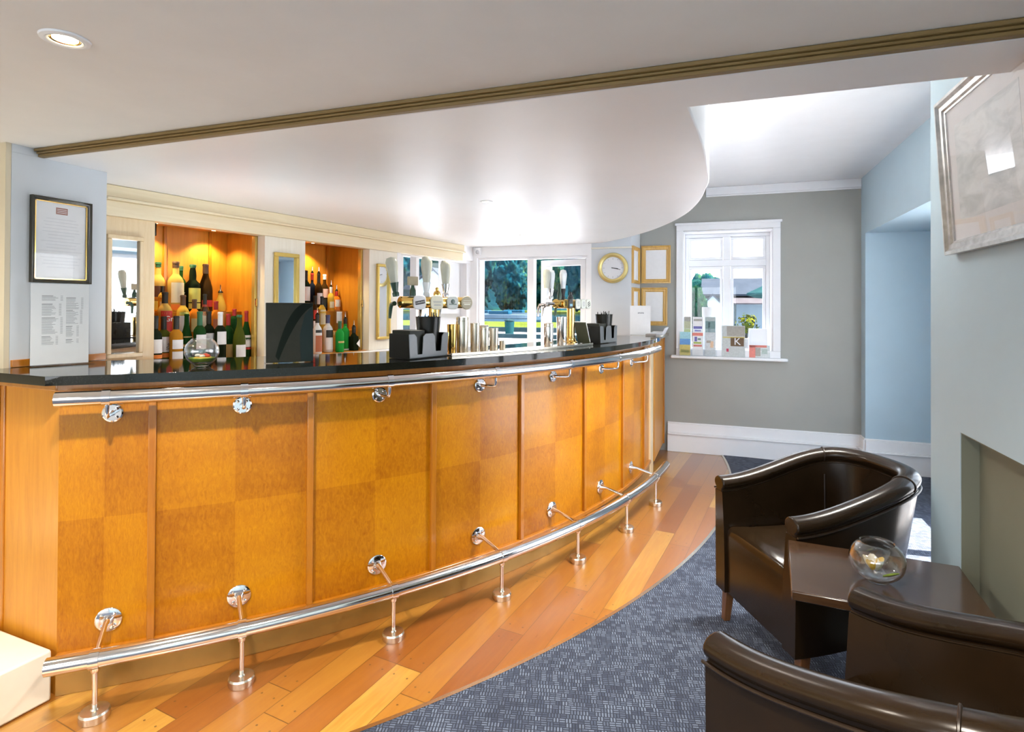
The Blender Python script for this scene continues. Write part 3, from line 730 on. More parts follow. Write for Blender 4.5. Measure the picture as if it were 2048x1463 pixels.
def petal(c, d, w, l, cup):
    m = MB(); d = Vector(d).normalized(); s_ = d.cross(Vector((0, 0, 1)));
    s_ = s_.normalized() if s_.length > .01 else Vector((1, 0, 0)); u_ = s_.cross(d)
    vs = []; fs = []
    for i in range(7):
        t_ = i / 6; ww = w * sin(pi * min(.98, .12 + .80 * t_)) 
        for j in range(5):
            q = (j - 2) / 2
            vs.append(Vector(c) + d * (l * t_) + s_ * (ww * q) + u_ * (cup * (q * q * ww + .6 * t_ * t_ * l)))
    for i in range(6):
        for j in range(4): fs.append((i * 5 + j, i * 5 + j + 1, i * 5 + j + 6, i * 5 + j + 5))
    o2 = [v - u_ * .0012 for v in vs]
    m.add(vs, fs); m.add(o2, [f[::-1] for f in fs]); return m
def orchid(b, z):
    for k in range(5):
        q = k * 2 * pi / 5 + .3
        obj('petal', petal((.010 * cos(q) - .008, .010 * sin(q), z + .022), (cos(q), sin(q), .9), .016, .036, .55), M['petal_white' if k % 3 else 'petal_yellow'], b, local=True)
    obj('leaf', petal((.012, -.012, z + .008), (.9, -.5, .25), .012, .045, .4), M['leaf_lime'], b, local=True)
    obj('throat', MB().ball((-.008, 0, z + .030), .011, 12, 8, (1, 1, .8)), M['petal_yellow'], b, local=True)
def slices(b, z):
    m = MB(); m.lathe([(.0005, z + .006), (.040, z + .008), (.050, z + .020), (.049, z + .023), (.038, z + .013), (.0005, z + .012)], 28)
    obj('lemon_slices', m, M['leaf_lime'], b, local=True)
    m = MB(); m.lathe([(.020, z + .013), (.034, z + .022), (.030, z + .026), (.0005, z + .017)], 20, (.006, .0, 0))
    obj('yellow_petals', m, M['petal_yellow'], b, local=True)
    for k, (x, y, c_) in enumerate(((-.012, .004, 'petal_red'), (.004, .014, 'petal_red'), (.016, -.012, 'petal_white'), (-.002, -.018, 'petal_white'), (.02, .01, 'petal_red'))):
        obj('flower', MB().ball((x, y, z + .030 + .003 * (k % 2)), .011, 10, 7, (1, 1, .6)), M[c_], b, local=True)
bowl('glass_bowl', 'round glass bowl holding a white flower on the walnut table', (.452, 1.985, .5855), .074, .128, 1, orchid)
bowl('glass_bowl', 'round glass bowl with lime and red petals in front of the wine bottles', (-1.985, 1.785, 1.1485), .064, .122, 2, slices)

# ------------------------------------------------------------------ pictures, clock
def frame_on_wall(name, label, cat, org, U, V, Nn, w, h, fwid, fth, fmat, group=None, mat_w=0.0, canvas='paper'):
    """a frame whose lower left corner is ORG, running along U and V, proud along Nn"""
    Mx = Matrix(((U.x, V.x, Nn.x, org.x), (U.y, V.y, Nn.y, org.y), (U.z, V.z, Nn.z, org.z), (0, 0, 0, 1)))
    r = thing(name, label, cat, org, 0, group)
    m = MB()
    def mould(x0, x1, y0, y1, x2, x3, y2, y3):
        pass
    prof = [(0, 0), (0, fth), (fwid * .25, fth * 1.05), (fwid * .45, fth * .72), (fwid * .75, fth * .66), (fwid * .88, fth * .45), (fwid, fth * .40), (fwid, 0)]
    vs = []; fs = []; k = len(prof)
    for cx_, cy_, sx, sy in ((0, 0, 1, 1), (w, 0, -1, 1), (w, h, -1, -1), (0, h, 1, -1)):
        vs += [Mx @ Vector((cx_ + sx * a, cy_ + sy * a, b)) for a, b in prof]
    for c_ in range(4):
        for j in range(k): fs.append((c_ * k + j, c_ * k + (j + 1) % k, ((c_ + 1) % 4) * k + (j + 1) % k, ((c_ + 1) % 4) * k + j))
    m.add(vs, fs); obj('frame', m, M[fmat], r, sharp=25)
    obj('sheet', MB().box(fwid * .9, w - fwid * .9, fwid * .9, h - fwid * .9, .002, .004, Mx), M[canvas], r, smooth=False)
    return r, Mx
X1, Y1, Z1 = Vector((1, 0, 0)), Vector((0, 1, 0)), Vector((0, 0, 1))
# framed licence on the pale return
r, Mx = frame_on_wall('framed_licence', 'black and gold framed notice hanging on the pale wall left of the back bar', 'picture', Vector((-2.619, 1.524, 1.487)), Y1, Z1, X1, .236, .355, .016, .018, 'frame_black')
m = MB(); a_ = .0155
for x0, x1, y0, y1 in ((a_, .236 - a_, a_, a_ + .004), (a_, .236 - a_, .355 - a_ - .004, .355 - a_), (a_, a_ + .004, a_, .355 - a_), (.232 - a_, .236 - a_, a_, .355 - a_)): m.box(x0, x1, y0, y1, .0042, .0085, Mx)
obj('slip', m, M['brass'], r, smooth=False)
cr = obj('crest', MB().box(.096, .142, .290, .318, .0041, .0046, Mx), M['rust'], r, smooth=False)
m = MB()
for k in range(3): m.box(.100, .138, .296 + k * .007, .298 + k * .007, .0047, .0050, Mx)
obj('print', m, M['paper'], cr, smooth=False)
m = MB(); random.seed(3)
for k in range(16):
    y = .268 - k * .0135; w_ = random.uniform(.05, .085)
    m.box(.118 - w_, .118 + w_, y, y + .0022, .0041, .0045, Mx)
obj('print', m, plain('faint print', (.66, .66, .68), .6), r, smooth=False)
obj('glazing', MB().box(.014, .222, .014, .341, .0095, .0105, Mx), M['glass'], r, smooth=False)
# large silver framed picture on the right wall
t = NT('pencil drawing'); v = t.sep(t.coord())
n1 = t.noise(t.mapping(t.coord(), (1, 3, 9)), 2.2, 5, .6, .6)
t.set(color=t.ramp(n1, (.35, (.60, .64, .65)), (.6, (.82, .85, .86))), rough=.6); M['drawing'] = t.m
M['silver_gilt'] = plain('worn silver leaf', (.50, .50, .49), .30, .22, 26, metal=.75)
tilt = (Z1 + X1 * -.06).normalized(); nrm_ = Vector((-1, 0, -.06)).normalized()
r, Mx = frame_on_wall('framed_picture', 'large silver framed picture hanging on the white chimney breast', 'picture', Vector((.7335, 2.262, 1.575)), -Y1, tilt, nrm_, .60, .50, .042, .026, 'silver_gilt')
obj('mount', MB().box(.036, .564, .036, .464, .0041, .0055, Mx), M['paper'], r, smooth=False)
obj('drawing', MB().box(.095, .505, .10, .40, .0056, .0062, Mx), M['drawing'], r, smooth=False)
obj('glazing', MB().box(.040, .560, .040, .460, .0112, .0125, Mx), M['glass'], r, smooth=False)
# gilt frames on the end wall and on the side of the pier
MN = -Y1
def gilt(label, x0, x1, z0, z1):
    return frame_on_wall('gilt_frame', label, 'picture', Vector((x0, YB - .001, z0)), X1, Z1, MN, x1 - x0, z1 - z0, .042, .022, 'gold_frame', 'gilt frames by the end window')
gilt('gilt picture frame on the grey end wall left of the window, the upper one', -.705, -.425, 1.630, 2.000)
gilt('gilt picture frame on the grey end wall just above the papers on the side counter', -.705, -.455, 1.215, 1.588)
sd = Vector((.032, .40, 0)).normalized(); sn = Vector((sd.y, -sd.x, 0))
for lab, z0, z1 in (('upper narrow looking gilt frame on the side of the clock pier', 1.62, 1.97), ('lower narrow looking gilt frame on the side of the clock pier', 1.21, 1.58)):
    frame_on_wall('gilt_frame', lab, 'picture', Vector((-.7515, 5.418, z0)) + sn * .001, sd, Z1, sn, .30, z1 - z0, .035, .020, 'gold_frame', 'gilt frames by the end window')
# wall clock
ck = thing('wall_clock', 'round gold rimmed wall clock with a plain white dial', 'clock', (-.921, 5.399, 1.762))
RC = Matrix.Translation((-.921, 5.399, 1.762)) @ Matrix.Rotation(radians(90), 4, 'X')
obj('rim', MB().lathe([(.104, .006), (.108, .020), (.122, .028), (.138, .022), (.143, .012), (.143, .0005), (.104, .0005)], 48, M=RC, caps=False), plain('gilt rim', (.74, .60, .24), .3, .05, 20, metal=.5), ck)
obj('dial', MB().lathe([(.0005, .0055), (.1045, .0055), (.1045, .001), (.0005, .001)], 48, M=RC), plain('dial white', (.72, .73, .76), .4, .01, 10), ck)
m = MB()
for k in range(12):
    q = radians(30 * k); l = .010 if k % 3 else .016
    m.box(-.0016, .0016, .094 - l, .094, .0056, .0062, RC @ Matrix.Rotation(q, 4, 'Z'))
obj('hour_marks', m, M['ink'], ck, smooth=False)
obj('hour_hand', MB().box(-.0032, .0032, -.012, .050, .0075, .0085, RC @ Matrix.Rotation(radians(-99), 4, 'Z')), M['ink_black'], ck, smooth=False)
obj('minute_hand', MB().box(-.0022, .0022, -.014, .072, .0095, .0105, RC @ Matrix.Rotation(radians(-103), 4, 'Z')), M['ink_black'], ck, smooth=False)
# alarm sensor in the corner of the bar window
sn_ = thing('motion_sensor', 'small white alarm sensor at the top corner of the bar window', 'sensor', (-2.29, 5.385, 1.955))
obj('body', MB().box(-2.32, -2.26, 5.36, 5.399, 1.915, 1.995), M['white'], sn_, bevel=.010)
obj('lens', MB().ball((-2.29, 5.360, 1.945), .020, 14, 9), plain('sensor lens', (.5, .5, .52), .2), sn_)

# ------------------------------------------------------------------ bottles
def bglass(name, tint, dark=None, rough=.03):
    """bottle glass: a dark glossy body colour with some light let through"""
    t = NT(name); c = t.coord()
    t.set(color=tint, rough=rough, spec=.6, trans=dark if dark is not None else .0, ior=1.1)
    return t.m
G = {
 'green': bglass('dark green glass', (.012, .050, .012)), 'black': bglass('green black glass', (.010, .016, .008)),
 'bright': bglass('bright green glass', (.02, .30, .05)), 'olive': bglass('olive glass', (.07, .085, .012)),
 'brown': bglass('brown glass', (.045, .022, .006)), 'amber': bglass('amber spirit', (.46, .20, .02)),
 'gold': bglass('golden spirit', (.66, .42, .06)), 'clear': thin_glass('clear bottle glass', (.90, .92, .92), 0, 1.6),
 'whisky': bglass('pale whisky', (.60, .40, .10)), 'orange': bglass('orange liqueur', (.72, .22, .02)), 'blue': bglass('blue black glass', (.012, .018, .04)),
 'frost': bglass('frosted bottle', (.66, .68, .68), rough=.3)}
def lab(name, c): 
    if name not in M: M[name] = plain(name, c, .55, .03, 40)
    return M[name]
LC = {'w': lab('white label', (.78, .78, .80)), 'c': lab('cream label', (.72, .66, .46)), 'o': lab('orange label', (.75, .22, .03)), 'r': lab('red label', (.52, .03, .02)), 'y': lab('yellow label', (.62, .60, .12)),
      'b': lab('brown label', (.12, .05, .03)), 'k': lab('black label', (.02, .022, .02)), 'g': lab('gold label', (.58, .42, .16)), 'rb': lab('rust label', (.40, .12, .05)), 'pk': lab('pink label', (.74, .52, .52))}
CAPC = {'k': lab('black capsule', (.015, .015, .012)), 'r': lab('red capsule', (.36, .02, .02)), 'w': lab('white capsule', (.76, .76, .78)), 'g': lab('green capsule', (.02, .12, .05)), 'br': lab('brown capsule', (.10, .05, .02)), 'bl': lab('navy capsule', (.05, .06, .16))}
PROF = {
 'bordeaux': [(.86, 0), (1, .012), (1, .60), (.95, .655), (.70, .705), (.44, .735), (.38, .76), (.36, .96), (.42, .963), (.42, .985), (.34, 1.0)],
 'burgundy': [(.86, 0), (1, .012), (1, .44), (.93, .53), (.74, .63), (.52, .72), (.40, .79), (.36, .96), (.42, .963), (.42, .985), (.34, 1.0)],
 'spirit': [(.84, 0), (1, .015), (1, .56), (.96, .62), (.78, .68), (.50, .73), (.40, .76), (.38, .97), (.40, 1.0)],
 'bulb': [(.84, 0), (1, .015), (1, .55), (.95, .60), (.62, .645), (.46, .68), (.48, .76), (.44, .85), (.34, .93), (.36, 1.0)],
 'cone': [(.84, 0), (1, .02), (.98, .22), (.70, .55), (.42, .80), (.36, .98), (.36, 1.0)]}
def bottle(label, t, off, z0, ztop, r, kind, glass, cap, labels, group, pour=0, capfrac=.24, name='bottle', cat='bottle', cut=1.0):
    h = ztop - z0
    loc = BM @ Vector((off, t, z0 + .0006))
    b = thing(name, label, cat, loc, -TH, group)
    hp = h - (.055 if pour else 0)
    if kind == 'square':
        m = MB().box(-r * .8, r * .8, -r * .8, r * .8, 0, hp * .62); 
        obj('glass', m, G[glass], b, local=True, bevel=r * .2, seg=3)
        obj('neck', MB().lathe([(r * .75, hp * .621), (r * .5, hp * .70), (r * .36, hp * .74), (r * .34, hp)], 18), G[glass], b, local=True)
    else:
        obj('glass', MB().lathe([(a * r, z * hp) for a, z in PROF[kind]], 22), G[glass], b, local=True, sharp=60)
    if cap:
        cz = hp * (1 - capfrac); rr = r * (.42 if kind != 'square' else .42)
        obj('capsule', MB().lathe([(rr * 1.02, cz), (rr, hp * .955), (rr * 1.1, hp * .958), (rr * 1.1, hp * .99), (rr * .95, hp + .0015), (.0005, hp + .0018)], 18), CAPC[cap], b, local=True, sharp=40)
    if pour:
        p = obj('pourer', MB().lathe([(r * .40, hp), (r * .42, hp + .006), (r * .22, hp + .016), (.0045, hp + .020)], 14), M['black_plastic'], b, local=True)
        obj('spout', MB().tube([(0, 0, hp + .018), (0, 0, hp + .034), (.004, -.003, hp + .054)], [.0042, .0036, .0026], 8), M['steel'], p, local=True)
    for za, zb, c in labels:
        if kind == 'square':
            m = MB().box(r * .802, r * .815, -r * .68, r * .68, za * h, zb * h)
        else:
            m = MB(); vs = []; K = 12
            for i in range(K + 1):
                q = radians(-62 + 124 * i / K)
                for z in (za * h, zb * h):
                    # follow the body's own radius where the label sits on a slope
                    zz = z / hp; pr = PROF[kind]; rad = pr[-1][0]
                    for (a0, b0), (a1, b1) in zip(pr, pr[1:]):
                        if b0 <= zz <= b1: rad = a0 + (a1 - a0) * (zz - b0) / max(1e-6, b1 - b0); break
                    vs.append((rad * r * 1.025 * cos(q), rad * r * 1.025 * sin(q), z)); 
            m.add(vs, [(2 * i, 2 * i + 2, 2 * i + 3, 2 * i + 1) for i in range(K)])
        obj('label', m, LC[c], b, local=True)
    return b
Z0, Z1_, Z2 = 1.046, 1.20, 1.355
gw, gs, gu, gl_ = 'wine bottles in the left niche', 'spirit bottles on the left niche middle step', 'spirit bottles on the left niche top step', 'spirit bottles in the right niche'
f = -.105
bottle('wine bottle half hidden by the niche edge, white label with orange foot', 0.296, -0.085, Z0, 1.335, 0.031, 'bordeaux', 'black', 'k', [(.30, .56, 'w'), (.20, .27, 'o')], gw)
bf = bottle('green wine bottle, white label with drawn figure over an orange stripe', 0.382, -0.157, Z0, 1.330, 0.034, 'bordeaux', 'olive', 'k', [(.30, .60, 'w'), (.19, .28, 'o')], gw, capfrac=.30)
m = MB(); pts = [(.0, .112), (.006, .118), (.010, .110), (.004, .102), (-.006, .096), (.002, .090), (.012, .094), (.006, .084), (-.008, .086)]
obj('drawing', MB().tube([(.0386 * cos(y / .038), .0386 * sin(y / .038), z + .015) for y, z in pts], .0012, 6), M['ink_black'], bf, local=True)
bottle('wine bottle with amber neck and two white labels', 0.410, -0.085, Z0, 1.333, 0.034, 'bordeaux', 'amber', 'k', [(.36, .54, 'w'), (.14, .31, 'w')], gw, capfrac=.28)
bottle('bright green hock bottle behind the glass bowl, tan label', 0.515, -0.157, Z0, 1.344, 0.033, 'burgundy', 'green', None, [(.36, .56, 'g')], gw)
bottle('green wine bottle behind the glass bowl, white label across its middle', 0.549, -0.085, Z0, 1.358, 0.034, 'bordeaux', 'green', 'g', [(.30, .57, 'w')], gw, capfrac=.30)
bottle('dark wine bottle behind the right edge of the glass bowl, tall white label', 0.653, -0.157, Z0, 1.357, 0.033, 'bordeaux', 'black', 'k', [(.22, .58, 'w')], gw)
bottle('dark wine bottle with white neck band and white upper label', 0.679, -0.085, Z0, 1.354, 0.0335, 'bordeaux', 'black', 'w', [(.37, .62, 'w')], gw, capfrac=.30)
bottle('wine bottle with red capsule and small gold label', 0.783, -0.157, Z0, 1.341, 0.03, 'bordeaux', 'green', 'r', [(.08, .36, 'g')], gw)
bottle('green burgundy bottle with square cream label and no coloured capsule', 0.808, -0.085, Z0, 1.335, 0.037, 'burgundy', 'olive', 'g', [(.07, .36, 'w')], gw, capfrac=.05)
bottle('red capped wine bottle peeping from behind the green burgundy bottle', 0.883, -0.238, Z1_, Z0 + .325, 0.029, 'bordeaux', 'green', 'r', [], gw, capfrac=.4)
bottle('wine bottle with purple red capsule at the right end of the row', 0.917, -0.165, Z0, 1.359, 0.029, 'burgundy', 'green', 'r', [(.26, .50, 'w'), (.21, .25, 'r')], gw, capfrac=.22)
o_m = -.19
g1 = bottle('spirit bottle with a big red label lettered in white', 0.434, -0.237, Z1_, 1.47, 0.038, 'spirit', 'whisky', 'k', [(.16, .60, 'r')], gs)
text_mesh(g1, 'lettering', 'Gr', .045, Matrix.Translation((.0425, 0, .115)) @ Matrix.Rotation(radians(90), 4, 'Z') @ Matrix.Rotation(radians(90), 4, 'X'), M['ink_white'])
bottle('spirit bottle behind the amber necked wine, white label under a yellow band', 0.541, -0.237, Z1_, 1.455, 0.034, 'spirit', 'gold', 'br', [(.10, .52, 'w'), (.54, .60, 'y')], gs)
bottle('orange spirit bottle behind the two green wine bottles', 0.612, -0.237, Z1_, 1.43, 0.031, 'spirit', 'orange', 'br', [(.15, .5, 'g')], gs)
bottle('small clear bottle with dark cap in front of the red labelled brown bottle', 0.676, -0.232, Z1_, 1.463, 0.026, 'spirit', 'clear', 'k', [(.20, .5, 'c')], gs)
bottle('orange liqueur bottle behind the white necked wine bottle', 0.753, -0.237, Z1_, 1.42, 0.031, 'spirit', 'orange', 'r', [(.2, .5, 'rb')], gs)
o_u = -.29
bottle('whisky bottle with broad green cap at the left edge of the niche', 0.483, -0.392, Z2, 1.652, 0.038, 'spirit', 'whisky', 'g', [(.30, .52, 'b'), (.04, .22, 'y')], gu, capfrac=.10)
bottle('small bottle with red label and dark top in the left corner', 0.456, -0.305, Z2, 1.506, 0.02, 'spirit', 'gold', 'k', [(.50, .66, 'r'), (.05, .4, 'c')], gu)
bottle('whisky bottle with big cream label and orange foot', 0.555, -0.335, Z2, 1.659, 0.044, 'spirit', 'whisky', 'br', [(.18, .58, 'c'), (.04, .15, 'o')], gu, capfrac=.12)
bottle('slim green black bottle behind the cream labelled whisky', 0.633, -0.408, Z2, 1.639, 0.028, 'bordeaux', 'green', 'g', [(.40, .42, 'w')], gu, capfrac=.1)
bottle('dark bulb necked bottle with yellow label', 0.662, -0.335, Z2, 1.648, 0.043, 'bulb', 'black', 'g', [(.20, .50, 'y'), (.06, .18, 'y')], gu, capfrac=.07)
bottle('tall brown sloping bottle with red label', 0.747, -0.335, Z2, 1.656, 0.041, 'burgundy', 'brown', 'br', [(.10, .24, 'r')], gu, capfrac=.2)
bottle('cone shaped golden bottle with a steel pourer', 0.847, -0.330, Z2, 1.531, 0.038, 'cone', 'gold', None, [], gu, pour=1)
# right niche
bottle('dark bottle half hidden by the left edge of the right niche', 1.542, -0.320, Z2, 1.661, 0.029, 'bordeaux', 'black', 'k', [(.25, .6, 'w'), (.1, .2, 'g')], gl_)
bottle('black bottle with red neck and steel pourer', 1.653, -0.378, Z2, 1.702, 0.027, 'bordeaux', 'blue', 'r', [(.05, .2, 'k')], gl_, pour=1, capfrac=.18)
bottle('brown bottle with dark neck and steel pourer', 1.665, -0.320, Z2, 1.698, 0.029, 'spirit', 'brown', 'k', [(.15, .4, 'w')], gl_, pour=1)
bottle('white capped bottle with dark shoulders and pink label', 1.780, -0.378, Z2, 1.644, 0.032, 'spirit', 'brown', 'w', [(.36, .60, 'pk'), (.08, .32, 'k')], gl_, capfrac=.14)
bottle('pale bottle with white neck wrapper and steel pourer', 1.793, -0.320, Z2, 1.597, 0.026, 'spirit', 'gold', 'w', [(.1, .3, 'c')], gl_, pour=1)
bottle('orange bottle with scarlet neck and steel pourer', 1.896, -0.365, Z2, 1.567, 0.03, 'spirit', 'orange', 'r', [(.15, .42, 'w')], gl_, pour=1, capfrac=.30)
bottle('small bottle with dark cap behind the picture labelled bottle', 1.554, -0.237, Z1_, 1.47, 0.028, 'spirit', 'brown', 'k', [(.35, .6, 'r'), (.1, .3, 'w')], gl_)
bottle('small bottle with cream label and black seal on the middle step', 1.622, -0.237, Z1_, 1.465, 0.03, 'spirit', 'gold', 'k', [(.2, .62, 'c')], gl_)
bottle('clear bottle with pale label standing behind the green bottles', 1.786, -0.237, Z1_, 1.44, 0.032, 'spirit', 'clear', None, [(.25, .62, 'w')], gl_)
bottle('white bottle with a brown patterned lower label', 1.447, -0.095, Z0, 1.381, 0.033, 'spirit', 'frost', 'k', [(.05, .40, 'rb'), (.46, .52, 'k')], gl_, pour=1, capfrac=.2)
n9 = bottle('stout clear bottle with a dark band across a white label', 1.599, -0.149, Z0, 1.325, 0.037, 'spirit', 'frost', 'bl', [(.08, .38, 'w'), (.40, .60, 'k'), (.61, .70, 'w')], gl_, capfrac=.22)
text_mesh(n9, 'numeral', '9', .04, Matrix.Translation((.041, .024, .14)) @ Matrix.Rotation(radians(120), 4, 'Z') @ Matrix.Rotation(radians(90), 4, 'X'), M['ink_white'])
bottle('green bottle without pourer left of the white striped one', 1.657, -0.085, Z0, 1.278, 0.032, 'spirit', 'bright', 'g', [(.30, .36, 'g')], gl_)
bottle('green bottle with steel pourer and a white stripe label', 1.786, -0.157, Z0, 1.346, 0.032, 'spirit', 'bright', 'k', [(.02, .62, 'w')], gl_, pour=1, capfrac=.15)
kb = bottle('square black bottle with a white triangle and pourer', 1.817, -0.097, Z0, 1.283, 0.035, 'square', 'black', 'k', [], gl_, pour=1)
obj('triangle', MB().prism([(-.006, .0), (.030, .034), (.030, -.030)], 0, .001, Matrix.Translation((.0345, 0, .055)) @ Matrix.Rotation(radians(90), 4, 'Z') @ Matrix.Rotation(radians(90), 4, 'X')), M['ink_white'], kb, local=True, smooth=False)

# ------------------------------------------------------------------ on the bar
ZT = 1.1485
def label_cyl(m, r, z0, z1, a0, a1, K=10):
    m.add([(r * cos(radians(a0 + (a1 - a0) * i / K)), r * sin(radians(a0 + (a1 - a0) * i / K)), z) for i in range(K + 1) for z in (z0, z1)], [(2 * i, 2 * i + 2, 2 * i + 3, 2 * i + 1) for i in range(K)]); return m
# acrylic price list by the pale return
p0, p1 = Vector((-2.572, 1.503, ZT)), Vector((-2.512, 1.690, ZT))
ang = atan2((p1 - p0).y, (p1 - p0).x) - pi / 2
ml = thing('menu_stand', 'white printed price list in a clear acrylic stand at the near end of the bar', 'menu', (p0 + p1) / 2, ang)
L_ = (p1 - p0).length / 2
obj('stand', MB().box(-.004, -.0015, -L_, L_, .002, .335).box(.0015, .004, -L_, L_, .002, .335).box(-.026, .050, -L_ - .004, L_ + .012, .0003, .0045), M['acrylic'], ml, local=True, smooth=False)
sh = obj('sheet', MB().box(-.0012, .0012, -L_ + .001, L_ - .001, .005, .334), M['paper'], ml, local=True, smooth=False)
m = MB(); random.seed(11)
for y0, w_, z0, z1 in ((-.062, .055, .262, .285), (-.062, .05, .205, .252), (-.062, .055, .13, .196), (-.062, .04, .085, .12), (.018, .045, .232, .278), (.018, .042, .17, .226), (.018, .03, .115, .16), (.018, .03, .09, .105)):
    k = 0; z = z1
    while z > z0:
        m.box(.0013, .0017, y0, y0 + w_ * (random.uniform(.55, .8) if k == 0 else random.uniform(.6, 1)), z - (.0028 if k == 0 else .0016), z)
        m.box(.0013, .0017, y0 + w_ + .006, y0 + w_ + .014, z - .0015, z)
        z -= .0046; k += 1
obj('print', m, M['ink'], sh, local=True, smooth=False)
# black menu folder with a darker arch
p0, p1 = Vector((-1.815, 1.957, ZT)), Vector((-1.688, 2.105, ZT))
ang = atan2((p1 - p0).y, (p1 - p0).x) - pi / 2; L_ = (p1 - p0).length / 2
mb_ = thing('menu_stand', 'black card menu with an arched pattern standing between the two niches', 'menu', (p0 + p1) / 2, ang)
TL = Matrix.Rotation(radians(-5), 4, 'Y')
fo = obj('folder', MB().box(-.008, .0, -L_, L_, .003, .262, TL), M['black'], mb_, local=True, bevel=.002)
vs = []
for i in range(25):
    t_ = i / 24; y = -.055 + .155 * t_; z = .02 + .235 * (1 - (1 - t_) ** 2.2)
    vs.append((y, z))
m = MB(); q = []
for i, (y, z) in enumerate(vs):
    w_ = .006 + .012 * sin(pi * min(1, i / 24 * .9 + .1))
    q += [TL @ Vector((.0006, min(y - w_ * .5, L_), min(z + w_, .26))), TL @ Vector((.0006, min(y + w_ * .8, L_), min(z - w_, .26)))]
m.add(q, [(2 * i, 2 * i + 1, 2 * i + 3, 2 * i + 2) for i in range(24)])
obj('arch', m, plain('dark bottle green print', (.004, .008, .006), .6, spec=.1), fo, local=True)
m = MB().prism([(.045, .004), (L_ - .001, .004), (L_ - .001, .25), (.062, .21), (.040, .12)], .0003, .0009, TL @ Matrix(((0, 0, 1, 0), (1, 0, 0, 0), (0, 1, 0, 0), (0, 0, 0, 1))))
obj('pillar', m, plain('slate print', (.012, .022, .022), .55, spec=.15), fo, local=True, smooth=False)
obj('foot', MB().box(-.05, .03, -L_, L_, .0003, .0035), M['acrylic'], mb_, local=True, smooth=False)
# caddies
def caddy(name_word, loc, rz, lid):
    c_ = thing('bar_caddy', '', 'caddy', loc, rz, 'black bar caddies')
    YZ = Matrix(((0, 0, 1, 0), (1, 0, 0, 0), (0, 1, 0, 0), (0, 0, 0, 1)))
    fr_ = [(-.13, .004), (.13, .004), (.137, .118), (.106, .118), (.090, .104), (.083, .030), (.046, .030), (.040, .104), (.026, .118), (-.026, .118), (-.042, .104), (-.048, .022), (-.078, .022), (-.084, .104), (-.100, .118), (-.137, .118)]
    obj('front', MB().prism(fr_, .066, .070, YZ), plain('sky-greyed black plastic', (.09, .10, .11), .2, .05, 20), c_, local=True, bevel=.002)  # black front, greyed to paint in its reflection of the sky
    obj('body', MB().box(-.070, .0655, -.130, -.126, .004, .118).box(-.070, .0655, .126, .130, .004, .118).box(-.0705, -.066, -.13, .13, .004, .118).box(-.070, .070, -.132, .132, .0004, .004).box(-.066, .0655, -.002, .002, .004, .105), M['black_plastic'], c_, local=True, bevel=.0015)
    return c_
c1 = caddy('', (-1.372, 2.490, ZT), radians(-15.5), True)
tag(c1, 'black napkin and straw caddy in front of the left beer font')
c2 = copy_tree(c1); c2.location = (-.770, 3.985, ZT); c2.rotation_euler.z = radians(-15)
tag(c2, 'black napkin and straw caddy near the far end of the bar by the clock wall')
for cc, wh in ((c1, 'left'), (c2, 'far')):
    B_ = Matrix.Translation(cc.location) @ Matrix.Rotation(cc.rotation_euler.z, 4, 'Z')
    cup = thing('straw_cup', 'tall black tapered cup of straws in the ' + ('caddy before the left beer font' if wh == 'left' else 'caddy by the clock wall'), 'cup', B_ @ Vector((.0, .064, .0045)), cc.rotation_euler.z, 'straw cups')
    obj('cup', MB().lathe([(.046, 0), (.062, .190), (.065, .192), (.059, .190), (.043, .004), (.0005, .003)], 30), M['black_plastic'], cup, local=True, sharp=50)
    nk = thing('napkin_stack', 'stack of black paper napkins in the ' + ('caddy before the left beer font' if wh == 'left' else 'caddy by the clock wall'), 'napkins', B_ @ Vector((-.005, -.066, .0045)), cc.rotation_euler.z, 'napkin stacks')
    obj('napkins', MB().box(-.055, .060, -.055, .050, 0, .130), M['black'], nk, local=True, bevel=.004)
    random.seed(5 if wh == 'left' else 9)
    for k in range(16):
        a_, rr = random.uniform(0, 2 * pi), random.uniform(.012, .038)
        b0 = B_ @ Vector((rr * cos(a_), .064 + rr * sin(a_), .012))
        if wh == 'far' and k in (3, 7): a_ = 1.2 + .1 * k
        tip = B_ @ Vector((rr * cos(a_) * 1.34, .064 + rr * sin(a_) * 1.34 + (.02 if wh == 'far' and k in (3, 7) else 0), random.uniform(.198, .222)))
        st_ = tag(obj('drinking_straw', MB().tube([b0, tip], .0026, 7), M['black_plastic'] if k % 4 else M['ink'], None), 'slim drinking straw standing in the black cup ' + ('before the left beer font' if wh == 'left' else 'by the clock wall'), 'straw', 'straws in the %s cup' % wh)
# drip tray, shakers and measures
dt = thing('drip_tray', 'long curved steel tray on the bar under the shakers and taps', 'tray', pol(4.42, -22, ZT))
obj('tray', MB().arc(4.358, 4.52, -31.5, -16.2, ZT + .0003, ZT + .006, 40).arc(4.512, 4.522, -31.5, -16.2, ZT + .006, ZT + .014, 40), M['brushed'], dt, bevel=.001)
ZD = ZT + .0066
def shaker(label, x, y, r, h, capd, mat='brushed', z=ZD):
    s_ = thing('cocktail_shaker', label, 'shaker', (x, y, z), 0, 'shakers and measures on the bar')
    hb = h - (.022 if capd else 0)
    obj('body', MB().lathe([(r * .88, 0), (r * .92, .004), (r, hb * .95), (r * 1.02, hb), (r * .93, hb), (r * .8, .01), (.0005, .009)] if not capd else [(r * .88, 0), (r * .92, .004), (r, hb * .95), (r * .98, hb), (.0005, hb + .001)], 26), M[mat], s_, local=True, sharp=45)
    if capd: obj('cap', MB().lathe([(r * .97, hb + .0015), (r * .98, h - .004), (r * .85, h), (.0005, h + .0005)], 24), M['brushed'], s_, local=True, sharp=45)
shaker('tall gold toned measure at the left of the row of steel cups', -1.298, 2.705, .024, .148, False, 'brass')
shaker('tall steel shaker with a grey cap beside the black caddy', -1.258, 2.748, .033, .188, True)
